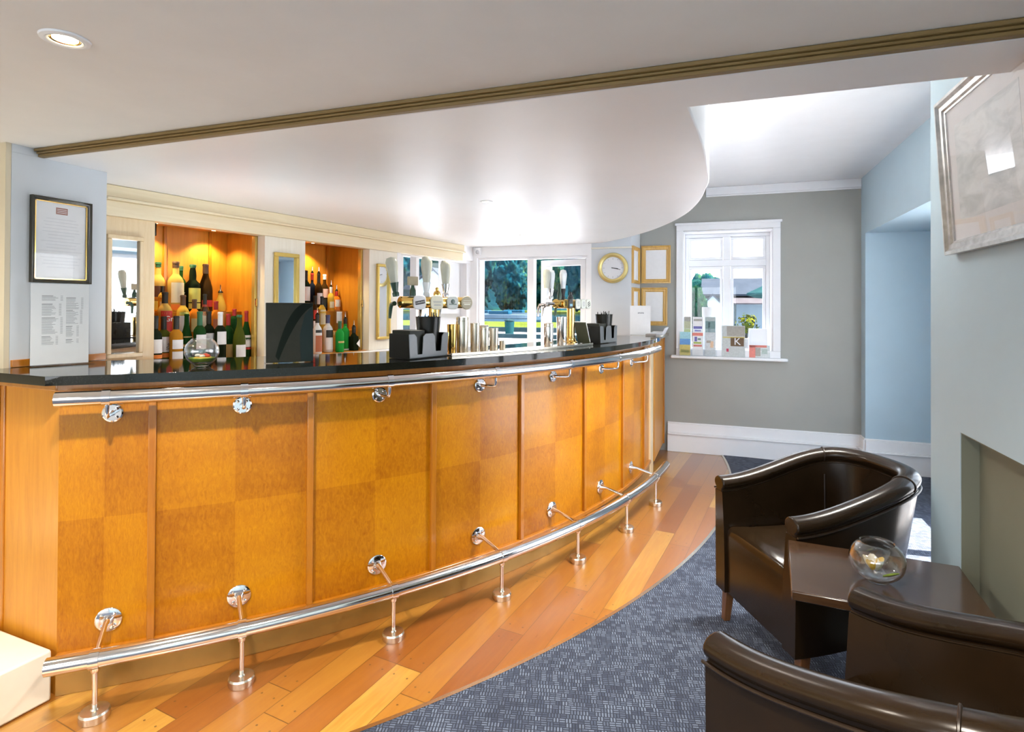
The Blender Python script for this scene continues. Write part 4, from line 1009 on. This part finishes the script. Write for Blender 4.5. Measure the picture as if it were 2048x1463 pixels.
shaker('medium steel cup, second from the tall capped shaker', -1.226, 2.842, .026, .152, False)
shaker('medium steel cup with a domed cap, third in the row of cups', -1.196, 2.900, .026, .140, True)
shaker('short steel cup near the right end of the row', -1.166, 2.966, .026, .122, False)
shaker('tiny steel spirit measure at the right end of the row', -1.134, 3.016, .018, .050, False)
shaker('short bright steel cup left of the far brass font', -.975, 3.40, .031, .142, True, 'steel')
shaker('tall bright steel tumbler beside the far brass font', -.925, 3.53, .034, .178, False, 'steel')
bk = thing('menu_folder', 'dark olive folder leaning against the far black caddy', 'folder', (-.842, 3.81, ZT + .005), radians(-15))
obj('cover', MB().box(-.045, .045, -.006, 0, 0, .155, Matrix.Rotation(radians(24), 4, 'X')), M['dark_olive'], bk, local=True, bevel=.003)
obj('pages', MB().box(-.042, .046, .0005, .004, .004, .158, Matrix.Rotation(radians(24), 4, 'X')), M['paper'], bk, local=True, smooth=False)

# beer fonts
M['handle'] = plain('pale pump handle', (.46, .46, .37), .3, .06, 20)
M['handle_white'] = plain('white pump handle', (.70, .72, .72), .2, .03, 20)
M['bottle_green'] = plain('bottle green enamel', (.03, .07, .045), .25, .1, 20)
M['badge_white'] = plain('white badge', (.72, .70, .70), .3, .03, 30); M['badge_cream'] = plain('cream badge', (.70, .66, .50), .3, .03, 30)
M['badge_grey'] = plain('grey badge', (.50, .52, .48), .3, .05, 30); M['badge_bronze'] = plain('bronze badge', (.34, .28, .16), .3, .08, 30); M['badge_dark'] = plain('dark badge', (.05, .05, .05), .3, .08, 30)
PAD = [(.006, 0), (.012, .004), (.013, .016), (.008, .022), (.010, .032), (.017, .085), (.024, .145), (.025, .168), (.019, .188), (.0005, .194)]
def font(label, loc, deg):
    f_ = thing('beer_font', label, 'beer tap', loc, radians(deg), 'brass beer fonts')
    obj('column', MB().lathe([(.046, 0), (.046, .008), (.036, .014), (.030, .03), (.0275, .05), (.0275, .24)], 30), M['brass'], f_, local=True, sharp=40)
    obj('tap_bar', MB().tube([(0, -.205, .268), (0, -.20, .268), (0, .20, .268), (0, .205, .268)], [.026, .031, .031, .026], 26), M['brass'], f_, local=True, sharp=40)
    return f_
YX = lambda s_, x: Matrix.Translation((x, s_, .268)) @ Matrix.Rotation(radians(90), 4, 'Z') @ Matrix.Rotation(radians(90), 4, 'X')
def badge(f_, s_, r, mat, rnd=False, w=1.0):
    n = 28; e = 1.0 if rnd else 2 / 3.4
    poly = [(r * w * math.copysign(abs(cos(q)) ** e, cos(q)), r * math.copysign(abs(sin(q)) ** e, sin(q))) for q in [2 * pi * i / n for i in range(n)]]
    b_ = obj('badge', MB().prism(poly, 0, .010, YX(s_, .030)), M[mat], f_, local=True, bevel=.003)
    return b_
def tap(f_, s_, mat, low=None, h=1.0, tilt=0.0, spout='steel', rod=False):
    T_ = Matrix.Translation((-.004, s_, .296)) @ Matrix.Rotation(radians(tilt), 4, 'X') @ Matrix.Diagonal((.85, 1.3, h, 1))
    hd = obj('handle', MB().lathe(PAD, 20, M=T_), M[mat], f_, local=True, sharp=60)
    if low: obj('ferrule', MB().lathe([(.0135, .002), (.0145, .018), (.0105, .024), (.0125, .034), (.0185, .07), (.0125, .07)], 18, M=T_), M[low], hd, local=True)
    sp_ = obj('spout', MB().tube([(-.02, s_, .262), (-.052, s_, .258), (-.062, s_, .238), (-.064, s_ - .004, .185)], [.012, .011, .010, .0075], 12), M[spout], f_, local=True)
    if rod: obj('arm', MB().cyl((0, s_, .268), (0, -.2, .268), .011), M['steel'], f_, local=True)
    return hd
f1 = font('brass beer font with round badges behind the left black caddy', (-1.419, 2.737, ZT), -31)
tap(f1, -.222, 'handle', 'bottle_green', 1.05, 9, 'bottle_green')
tap(f1, -.045, 'handle', 'handle_white', 1.12); tap(f1, .075, 'handle', 'steel', 1.05)
h_ = obj('sign', MB().box(-.004, .004, -.160, -.098, .356, .402), M['badge_bronze'], f1, local=True, bevel=.004)
obj('sign_stem', MB().lathe([(.017, .30), (.016, .33), (.009, .346), (.008, .356)], 16, (0, -.129, 0)), M['bottle_green'], f1, local=True)
obj('finial', MB().lathe([(.018, .298), (.021, .31), (.016, .326), (.008, .332), (.010, .345), (.0005, .352)], 18, (0, .018, 0)), M['brass'], f1, local=True)
b_ = badge(f1, -.108, .037, 'badge_white')
TR = YX(-.108, .0405) @ Matrix.Rotation(radians(10), 4, 'Z')
pl = obj('plate', MB().box(-.028, .028, -.0095, .0095, 0, .0006, TR), M['ink_black'], b_, local=True, smooth=False)
text_mesh(pl, 'lettering', 'CARLING', .0125, TR @ Matrix.Translation((0, 0, .001)), M['badge_white'], .0003)
b_ = badge(f1, -.004, .038, 'badge_cream')
m = MB()
for k, (w_, z) in enumerate(((.026, .006), (.024, .0), (.020, -.010), (.022, -.015))): m.box(-w_, w_, z - .0012, z + .0012, 0, .0006, YX(-.004, .0405))
obj('print', m, M['ink'], b_, local=True, smooth=False)
b_ = badge(f1, .094, .036, 'badge_grey')
m = MB().ball((0, .006, .0002), .013, 14, 6, (1, 1, .08)); m.box(-.024, .024, -.012, -.006, 0, .0006)
m.v = [tuple(YX(.094, .0405) @ Vector(p)) for p in m.v]
obj('print', m, M['bottle_green'], b_, local=True)
b_ = badge(f1, .186, .037, 'badge_bronze', True)
m = MB(); m.box(-.026, .026, -.002, .001, 0, .0006, YX(.186, .0405)); m.box(-.024, .024, .010, .012, 0, .0006, YX(.186, .0405)); m.box(-.02, .02, -.012, -.006, 0, .0006, YX(.186, .0405))
obj('print', m, M['badge_cream'], b_, local=True, smooth=False)
f2 = font('brass beer font with grey badges near the far end of the bar', (-.945, 3.85, ZT), -15.5)
tap(f2, -.315, 'handle', 'handle_white', 1.0, 0, 'steel', True); tap(f2, -.255, 'handle_white', 'steel', 1.0)
obj('handle', MB().lathe([(.015, .30), (.016, .33), (.010, .35), (.011, .372), (.007, .40), (.0005, .402)], 16, (0, -.155, 0)), M['bottle_green'], f2, local=True)
tap(f2, -.10, 'handle_white', 'ink_black', 1.05, 0, 'bottle_green')
obj('finial', MB().lathe([(.018, .298), (.021, .31), (.014, .326), (.008, .332), (.010, .345), (.0005, .352)], 18, (0, -.005, 0)), M['badge_dark'], f2, local=True)
b_ = badge(f2, -.068, .033, 'badge_dark', False, .85)
obj('plate', MB().box(-.018, .018, -.016, .0, 0, .0006, YX(-.068, .0405)), plain('sky blue print', (.25, .50, .62), .4), b_, local=True, smooth=False)
b_ = badge(f2, -.135, .030, 'brass')
text_mesh(b_, 'lettering', '2', .04, YX(-.135, .0408), M['ink_black'], .0003)
for s_ in (.035, .112, .188):
    b_ = badge(f2, s_, .035, 'badge_grey')
    m = MB()
    for w_, z in ((.016, .012), (.02, 0), (.016, -.012)): m.box(-w_, w_, z - .003, z + .003, 0, .0006, YX(s_, .0405) @ Matrix.Rotation(radians(25 if s_ > .15 else 0), 4, 'Z'))
    obj('print', m, M['ink'] if s_ < .15 else M['ink_black'], b_, local=True, smooth=False)

# ------------------------------------------------------------------ side counter papers
wsn = thing('card_sign', 'blank looking white card sign standing on the side counter below the clock', 'sign', (-.64, 5.22, 1.1465), radians(4))
sh = obj('card', MB().box(-.095, .085, -.003, .003, .0, .262), M['paper'], wsn, local=True, smooth=False)
m = MB()
for k in range(5): m.box(-.026 + k * .011, -.018 + k * .011, -.0036, -.0031, .190 + .002 * (k % 2), .203)
obj('print', m, M['ink'], sh, local=True, smooth=False)
obj('foot', MB().box(-.095, .085, -.03, .05, .0002, .003), M['acrylic'], wsn, local=True, smooth=False)
tr = thing('paper_tray', 'white plastic tray heaped with papers at the end of the side counter', 'tray', (-.51, 5.44, 1.1465))
obj('tray', MB().prism([(-.07, 0), (.055, 0), (.085, .062), (.070, .062), (.045, .010), (-.07, .010)], -.14, .14, Matrix(((1, 0, 0, 0), (0, 0, 1, 0), (0, 1, 0, 0), (0, 0, 0, 1)))), M['white'], tr, local=True, bevel=.003)
for k in range(3):
    tag(obj('paper_sheet', MB().box(-.575 + .006 * k, -.466 + .004 * k, 5.32 + .01 * k, 5.55 + .006 * k, 1.1570 + .004 * k, 1.1602 + .004 * k), M['paper']), 'white sheet in the little heap of papers on the side counter tray', 'paper', 'papers in the white tray')
nb = tag(obj('notepad', MB().box(-.585, -.50, 5.10, 5.20, 1.1464, 1.162), plain('grey notepad', (.30, .27, .25), .6), bevel=.002), 'small grey notepad on the front edge of the side counter', 'notepad')

# ------------------------------------------------------------------ leaflets on the end window sill
def leaflet(label, x0, x1, z0, z1, y, base, bands, lean=-7, group='leaflets in the sill rack', name='leaflet'):
    l_ = thing(name, label, 'leaflet', ((x0 + x1) / 2, y, z0), 0, group)
    T_ = Matrix.Rotation(radians(lean), 4, 'X'); w = (x1 - x0) / 2; h = z1 - z0
    sh = obj('sheet', MB().box(-w, w, -.0015, .0015, 0, h, T_), M[base] if isinstance(base, str) else base, l_, local=True, smooth=False)
    for a0, a1, b0, b1, c in bands:
        obj('print', MB().box(-w + 2 * w * a0, -w + 2 * w * a1, -.0022, -.0016, h * b0, h * b1, T_), c, sh, local=True, smooth=False)
    return l_, T_
PR = lambda n, c: M.setdefault(n, plain(n, c, .5, .10, 60))
teal, sky_, grass_, mustard, coral, navy, brownp, goldp, stone = PR('teal print', (.16, .26, .26)), PR('blue print', (.12, .30, .62)), PR('green print', (.36, .44, .10)), PR('mustard print', (.62, .52, .16)), PR('coral print', (.70, .22, .18)), PR('violet print', (.16, .15, .42)), PR('brown print', (.13, .075, .03)), PR('gold print', (.56, .40, .08)), PR('stone print', (.36, .34, .30))
SZ = .9325
rk = thing('leaflet_rack', 'clear acrylic rack of leaflets at the left of the end window sill', 'rack', (-.19, 5.80, SZ))
m = MB()
for k in range(4): m.box(-.343 + k * .115 - .001, -.343 + k * .115 + .001, 5.745, 5.86, SZ, SZ + .24)
m.box(-.344, .003, 5.745, 5.862, SZ, SZ + .003)
for k, (y, z) in enumerate(((5.742, .06), (5.805, .26))): m.box(-.344, .003, y, y + .002, SZ + (0.003 if k == 0 else .165), SZ + z)
obj('rack', m, M['acrylic'], rk, smooth=False)
cols = [(-.338, -.236), (-.222, -.122), (-.108, -.008)]
for (x0, x1), lo, up_ in zip(cols, (('green and blue landscape leaflet, lower left of the sill rack', 'paper', [(0, 1, .0, .45, mustard), (0, 1, .45, .70, sky_), (0, 1, .70, 1, PR('aqua print', (.35, .62, .70))), (.1, .9, .12, .22, grass_)]), ('white leaflet with a red heading, lower middle of the sill rack', 'paper', [(0, 1, .84, .97, coral), (.12, .85, .50, .58, grass_), (.2, .45, .60, .80, navy), (.5, .8, .66, .74, teal), (.1, .9, .38, .46, coral)]), ('pale grey leaflet with small print, lower right of the sill rack', PR('ice print', (.56, .60, .62)), [(.15, .55, .55, .65, stone), (.5, .8, .35, .62, PR('peach print', (.70, .50, .34)))])),
                          (('green and yellow leaflet, upper left of the sill rack', PR('olive leaflet', (.46, .46, .30)), [(0, 1, .0, .40, grass_), (0, 1, .78, 1, stone)]), ('white leaflet with violet lettering, upper middle of the sill rack', 'paper', [(.08, .9, .42, .55, navy), (.2, .8, .30, .38, navy), (.1, .9, .80, .9, stone)]), ('dark teal photograph leaflet, upper right of the sill rack', PR('grey leaflet', (.40, .46, .46)), [(.05, .95, .10, .80, teal), (.3, .5, .15, .75, PR('night print', (.03, .06, .07))), (.05, .95, .0, .07, PR('night print', (.03, .06, .07)))]))):
    leaflet(lo[0], x0 + .002, x1 - .002, SZ + .0035, SZ + .228, 5.752, lo[1], lo[2])
    leaflet(up_[0], x0 + .002, x1 - .002, SZ + .170, SZ + .372, 5.816, up_[1], up_[2], group='leaflets in the sill rack')
tag(obj('paper_roll', MB().lathe([(.046, .0005), (.050, .30), (.052, .462), (.048, .466), (.0005, .465)], 24, (-.085, 5.922, SZ)), M['paper'], sharp=50), 'white paper roll standing behind the leaflet rack in the end window', 'paper roll')
mg, T_ = leaflet('grey magazine with a large white letter on a brown square, middle of the window sill', .045, .250, SZ + .0005, SZ + .295, 5.770, PR('magazine cover', (.50, .53, .52)), [(.22, .98, .66, .98, stone), (.04, .98, .60, .64, mustard), (.38, .95, .34, .62, brownp), (.20, .30, .16, .26, PR('crimson print', (.46, .03, .08)))], lean=-9, group='papers on the end window sill', name='magazine')
text_mesh([c_ for c_ in mg.children][0], 'lettering', 'K', .095, T_ @ Matrix.Translation((.035, -.0024, .142)) @ Matrix.Rotation(radians(90), 4, 'X'), M['paper'], .0003)
pc, T_ = leaflet('red bordered postcard lying against a white block, right of the window sill', .285, .462, SZ + .0005, SZ + .115, 5.775, PR('pale card', (.62, .66, .66)), [(0, .30, .0, 1, coral), (.0, .85, .82, 1, coral), (.3, .55, .12, .78, stone), (.60, .88, .3, .7, PR('sage print', (.42, .52, .48)))], lean=-5, group='papers on the end window sill', name='postcard')
tag(obj('card_holder', MB().prism([(5.795, SZ + .0005), (5.90, SZ + .0005), (5.90, SZ + .265), (5.885, SZ + .265), (5.815, SZ + .09)], .285, .445, Matrix(((0, 0, 1, 0), (1, 0, 0, 0), (0, 1, 0, 0), (0, 0, 0, 1)))), M['white'], bevel=.003), 'white card holder behind the red bordered postcard', 'card holder')

# ------------------------------------------------------------------ outdoors
GZ = -.30
M['gravel'] = None
t = NT('pale gravel'); n1 = t.noise(t.coord(), 14, 3, .7); n2 = t.noise(t.coord(), 1.1, 3)
t.set(color=t.ramp(t.math('ADD', t.math('MULTIPLY', n1, .8), t.math('MULTIPLY', n2, .2)), (.38, (.10, .12, .16)), (.50, (.34, .34, .36)), (.7, (.46, .46, .46))), rough=.95, spec=0.0); M['gravel'] = t.m
t = NT('mown grass'); n1 = t.noise(t.coord(), 1.6, 4)
t.set(color=t.ramp(n1, (.3, (.022, .033, .006)), (.7, (.055, .065, .012))), rough=.95, spec=0.0); M['grass'] = t.m
t = NT('river water'); n1 = t.noise(t.mapping(t.coord(), (.3, 1.6, 1)), .8, 3)
t.set(color=t.ramp(n1, (.4, (.003, .02, .035)), (.7, (.01, .04, .06))), rough=.06); M['water'] = t.m
def leafy(name, a, b_, c_=None, sc=1.6):
    t = NT(name); co = t.coord(); n1 = t.noise(co, sc, 6, .75); n2 = t.noise(co, sc * .3, 2)
    q = t.math('ADD', t.math('MULTIPLY', n1, .7), t.math('MULTIPLY', n2, .3))
    t.set(color=t.ramp(q, (.38, a), (.52, b_), (.66, c_ or b_)), rough=.9, spec=0.0); t.bump(n1, .9, .3); return t.m
M['leaf_dark'] = leafy('blue green foliage', (.0010, .012, .020), (.004, .030, .042), (.030, .070, .028), 1.1)
M['leaf_mid'] = leafy('mid green foliage', (.0012, .014, .016), (.006, .034, .030), (.055, .085, .014), 1.1)
M['leaf_shrub'] = leafy('yellow green foliage', (.010, .03, .005), (.09, .12, .008), (.28, .22, .02), 18)
M['leaf_hill'] = leafy('wooded hillside', (.001, .010, .016), (.003, .024, .034), (.010, .045, .030), .3)
M['leaf_conifer'] = leafy('conifer foliage', (.0012, .010, .008), (.004, .028, .018), (.020, .060, .014), 6)
M['bark'] = plain('bark', (.02, .02, .018), .9, .2, 4, spec=0.0)
M['slate'] = plain('slate roof', (.022, .027, .036), .7, .12, 2, spec=0.0); M['tiles_pale'] = plain('pale lean-to roof', (.042, .038, .042), .7, .1, 2, spec=0.0)
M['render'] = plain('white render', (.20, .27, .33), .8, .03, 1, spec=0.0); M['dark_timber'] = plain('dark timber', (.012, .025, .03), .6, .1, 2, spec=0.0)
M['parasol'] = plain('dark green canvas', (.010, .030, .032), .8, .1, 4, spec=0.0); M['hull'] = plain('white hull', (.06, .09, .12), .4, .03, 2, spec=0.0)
struct('ground', MB().box(-70, 60, 6.2, 36, GZ - .2, GZ).box(-70, -4.5, -30, 6.2, GZ - .2, GZ).box(2.1, 60, -30, 6.2, GZ - .2, GZ).box(-4.5, 2.1, -30, -3.6, GZ - .2, GZ), M['gravel'], smooth=False)
struct('ground_lawn', MB().box(-70, -2, 36, 58, GZ - .2, GZ + .02).box(-60, -22, 14, 36, GZ + .001, GZ + .03), M['grass'], smooth=False)
struct('ground_far', MB().box(-2, 60, 36, 58, GZ - .2, GZ + .001), M['gravel'], smooth=False)
struct('water', MB().box(-140, -2, 58, 125, GZ - .3, GZ - .02), M['water'], smooth=False)
struct('ground_bank', MB().box(-150, 80, 125, 190, GZ - .3, GZ + .4).box(-2, 80, 58, 125, GZ - .3, GZ - .0), M['grass'], smooth=False)
struct('kerb', MB().box(-24, -2.5, 28.5, 28.9, GZ, GZ + .22).box(-30, -4, 35.4, 35.9, GZ, GZ + .30), M['dark_timber'], smooth=False)
def crown(c, rx, ry, rz, seed, sub=4, amp=.35):
    bm = bmesh.new(); bmesh.ops.create_icosphere(bm, subdivisions=sub, radius=1.0)
    from mathutils import noise as NZ
    for v in bm.verts:
        p = v.co.copy(); o_ = Vector((seed * 7.3, seed * 3.1, seed))
        d = 1 + amp * NZ.fractal(p * 2.2 + o_, 1.0, 2.0, 4) + amp * .55 * NZ.noise(p * 6 + o_) + amp * .5 * NZ.noise(p * 15 + o_)
        v.co = Vector((c[0] + p.x * rx * d, c[1] + p.y * ry * d, c[2] + p.z * rz * d))
    m = MB(); m.v = [tuple(v.co) for v in bm.verts]; m.f = [tuple(v.index for v in f.verts) for f in bm.faces]; bm.free()
    return m
def tree(label, x, y, w, h, seed, mat='leaf_dark', zb=None, sub=5):
    zb = GZ if zb is None else zb
    r = thing('tree', label, 'tree', (x, y, zb), 0, 'trees beyond the windows')
    obj('trunk', MB().tube([(x, y, zb), (x + .2, y, zb + h * .35), (x, y, zb + h * .7)], [h * .035, h * .025, h * .012], 8), M['bark'], r)
    obj('crown', crown((x, y, zb + h * .54), w / 2, w / 2 * .8, h * .47, seed, sub), M[mat], r, sharp=180)
random.seed(21)
order = ['first', 'second', 'third', 'fourth', 'fifth', 'sixth', 'seventh', 'eighth', 'ninth', 'tenth', 'eleventh', 'twelfth', 'thirteenth']
for k in range(7):
    kk = -.63 + .068 * k; y = 134 + 6 * (k % 2)
    tree('broad dark tree on the far bank, %s along the bank from the left' % order[k], kk * y, y, 8.2, 15 + 2.5 * ((k * 5) % 4), k, 'leaf_mid' if k % 3 == 2 else 'leaf_dark', GZ + .4)
struct('ground_hill', crown((-100, 190, GZ - 4), 70, 34, 36, 77, 5, .16), M['leaf_hill'], sharp=180)
tree('rounded dark tree left of the white house', -.068 * 47, 47, 4.4, 4.2, 40, 'leaf_mid')
tree('dark tree behind the white house at the left', -.02 * 60, 60, 5, 4.7, 41, 'leaf_dark')
tree('dark tree behind the slate roof', .062 * 68, 68, 5, 3.9, 42, 'leaf_mid')
# clipped tree in the yard
ct = thing('clipped_tree', 'clipped dark green tree in a tub outside the end window', 'tree', (-.030 * 20, 20, GZ))
obj('tub', MB().lathe([(.20, 0), (.26, .5), (.22, .5)], 18, (-.6, 20, GZ)), M['dark_timber'], ct)
obj('crown', crown((-.62, 20, 1.12), .34, .34, .92, 51, 5, .24), M['leaf_conifer'], ct, sharp=180)
sb = thing('potted_shrub', 'yellow leaved shrub in a pot outside the end window', 'shrub', (.0455 * 12, 12, GZ))
obj('pot', MB().lathe([(.20, 0), (.25, 1.05), (.28, 1.10), (.2, 1.10)], 20, (.546, 12, GZ)), plain('pale pot', (.12, .12, .12), .7, spec=0.0), sb)
m = MB(); random.seed(4)
for k in range(150):
    d_ = Vector((random.gauss(0, 1), random.gauss(0, 1), random.gauss(0, 1))).normalized()
    c_ = Vector((.546, 12, 1.07)) + Vector((d_.x * .24, d_.y * .22, d_.z * .22)) * random.uniform(.5, 1)
    a1 = d_.orthogonal().normalized() * .030; a2 = d_.cross(a1).normalized() * .055
    m.add([c_ - a1, c_ - a2 * .2, c_ + a1, c_ + a2], [(0, 1, 2, 3)])
obj('leaves', m, M['leaf_shrub'], sb, smooth=False)
obj('stems', MB().tube([(.546, 12, .80), (.56, 12, 1.0)], .02, 6).tube([(.53, 12, .80), (.47, 12, 1.05)], .014, 6), M['bark'], sb)
# white house with a lean-to
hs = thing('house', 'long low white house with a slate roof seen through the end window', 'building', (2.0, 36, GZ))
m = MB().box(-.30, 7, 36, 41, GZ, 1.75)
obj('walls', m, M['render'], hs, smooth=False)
obj('roof', MB().prism([(35.4, 2.15), (38.5, 3.20), (41.6, 2.1), (41.6, 2.0), (38.5, 3.08), (35.4, 2.05)], -.9, 7.4, Matrix(((0, 0, 1, 0), (1, 0, 0, 0), (0, 1, 0, 0), (0, 0, 0, 1)))), M['slate'], hs, smooth=False)
obj('verandah_roof', MB().prism([(33.8, 1.62), (36.1, 2.06), (36.1, 2.0), (33.8, 1.55)], .55, 7.0, Matrix(((0, 0, 1, 0), (1, 0, 0, 0), (0, 1, 0, 0), (0, 0, 0, 1)))), M['tiles_pale'], hs, smooth=False)
for x in (.95, 2.45, 4.2): obj('post', MB().box(x - .06, x + .06, 33.9, 34.02, GZ, 1.6), M['dark_timber'], hs, smooth=False)
wd = obj('window', MB().box(1.72, 2.12, 35.95, 35.998, .42, .92), M['render'], hs, smooth=False)
obj('pane', MB().box(1.77, 2.07, 35.94, 35.949, .47, .87), M['dark_timber'], wd, smooth=False)
gb = thing('shed', 'small gabled white shed left of the long white house', 'building', (-.3, 33, GZ))
obj('walls', MB().prism([(-.75, GZ), (.35, GZ), (.35, 1.40), (-.2, 2.0), (-.75, 1.40)], 31.6, 35.1, Matrix(((1, 0, 0, 0), (0, 0, 1, 0), (0, 1, 0, 0), (0, 0, 0, 1)))), M['render'], gb, smooth=False)
obj('roof', MB().prism([(-.92, 1.28), (-.2, 2.10), (.52, 1.28), (.52, 1.20), (-.2, 1.98), (-.92, 1.20)], 31.4, 35.2, Matrix(((1, 0, 0, 0), (0, 0, 1, 0), (0, 1, 0, 0), (0, 0, 0, 1)))), M['slate'], gb, smooth=False)
ps = thing('parasol', 'dark green half folded parasol outside the right of the end window', 'parasol', (.078 * 15 + .02, 15, GZ))
px0 = .078 * 15 + .02
obj('pole', MB().cyl((px0, 15, GZ), (px0, 15, 2.0), .03), M['dark_timber'], ps)
obj('canopy', MB().lathe([(.02, 1.98), (.5, 1.74), (.52, 1.70), (.30, 1.62), (.04, 1.60)], 8, (px0, 15, 0)), M['parasol'], ps, smooth=False)
obj('drape', MB().lathe([(.05, 1.60), (.10, 1.3), (.15, .75), (.12, .70), (.03, .72)], 10, (px0 - .02, 15, 0)), M['parasol'], ps)
# moored boats and the bin by the lawn
for k, (kk, y, l_) in enumerate(((-.372, 74, 7.0), (-.345, 92, 8.0), (-.41, 84, 6.0))):
    x = kk * y
    bo = thing('boat', ['white moored boat nearest the lawn', 'white moored boat towards the far bank', 'white moored boat beside the corner mullion'][k], 'boat', (x, y, GZ - .02), 0, 'moored boats')
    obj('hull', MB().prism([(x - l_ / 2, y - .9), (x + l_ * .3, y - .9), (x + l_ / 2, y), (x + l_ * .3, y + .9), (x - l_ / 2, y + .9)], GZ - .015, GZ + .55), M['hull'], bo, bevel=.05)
    obj('cabin', MB().box(x - l_ * .3, x + l_ * .12, y - .7, y + .7, GZ + .551, GZ + 1.05), plain('boat blue', (.008, .04, .07), .4, spec=0.0), bo, bevel=.08)
bn = thing('litter_bin', 'dark green litter bin on the edge of the lawn', 'bin', (-.362 * 33, 33, GZ))
obj('body', MB().lathe([(.26, .0), (.30, .75), (.22, .78)], 16, (-.362 * 33, 33, GZ)), plain('bin green', (.006, .03, .035), .5, spec=0.0), bn)
obj('lid', MB().lathe([(.32, .785), (.30, .86), (.0005, .93)], 16, (-.362 * 33, 33, GZ)), M['dark_timber'], bn)
hl = thing('house', 'grey house with a steep gable seen through the side bar window', 'building', (-.525 * 30, 30, GZ))
xx = -.525 * 30
obj('walls', MB().prism([(xx - 1.4, GZ), (xx + 1.2, GZ), (xx + 1.2, 2.6), (xx + .2, 3.5), (xx - 1.4, 2.6)], 30, 34, Matrix(((1, 0, 0, 0), (0, 0, 1, 0), (0, 1, 0, 0), (0, 0, 0, 1)))), M['render'], hl, smooth=False)
obj('roof', MB().prism([(xx - 1.7, 2.45), (xx + .2, 3.62), (xx + 1.5, 2.45), (xx + 1.5, 2.35), (xx + .2, 3.50), (xx - 1.7, 2.35)], 29.7, 34.2, Matrix(((1, 0, 0, 0), (0, 0, 1, 0), (0, 1, 0, 0), (0, 0, 0, 1)))), M['slate'], hl, smooth=False)
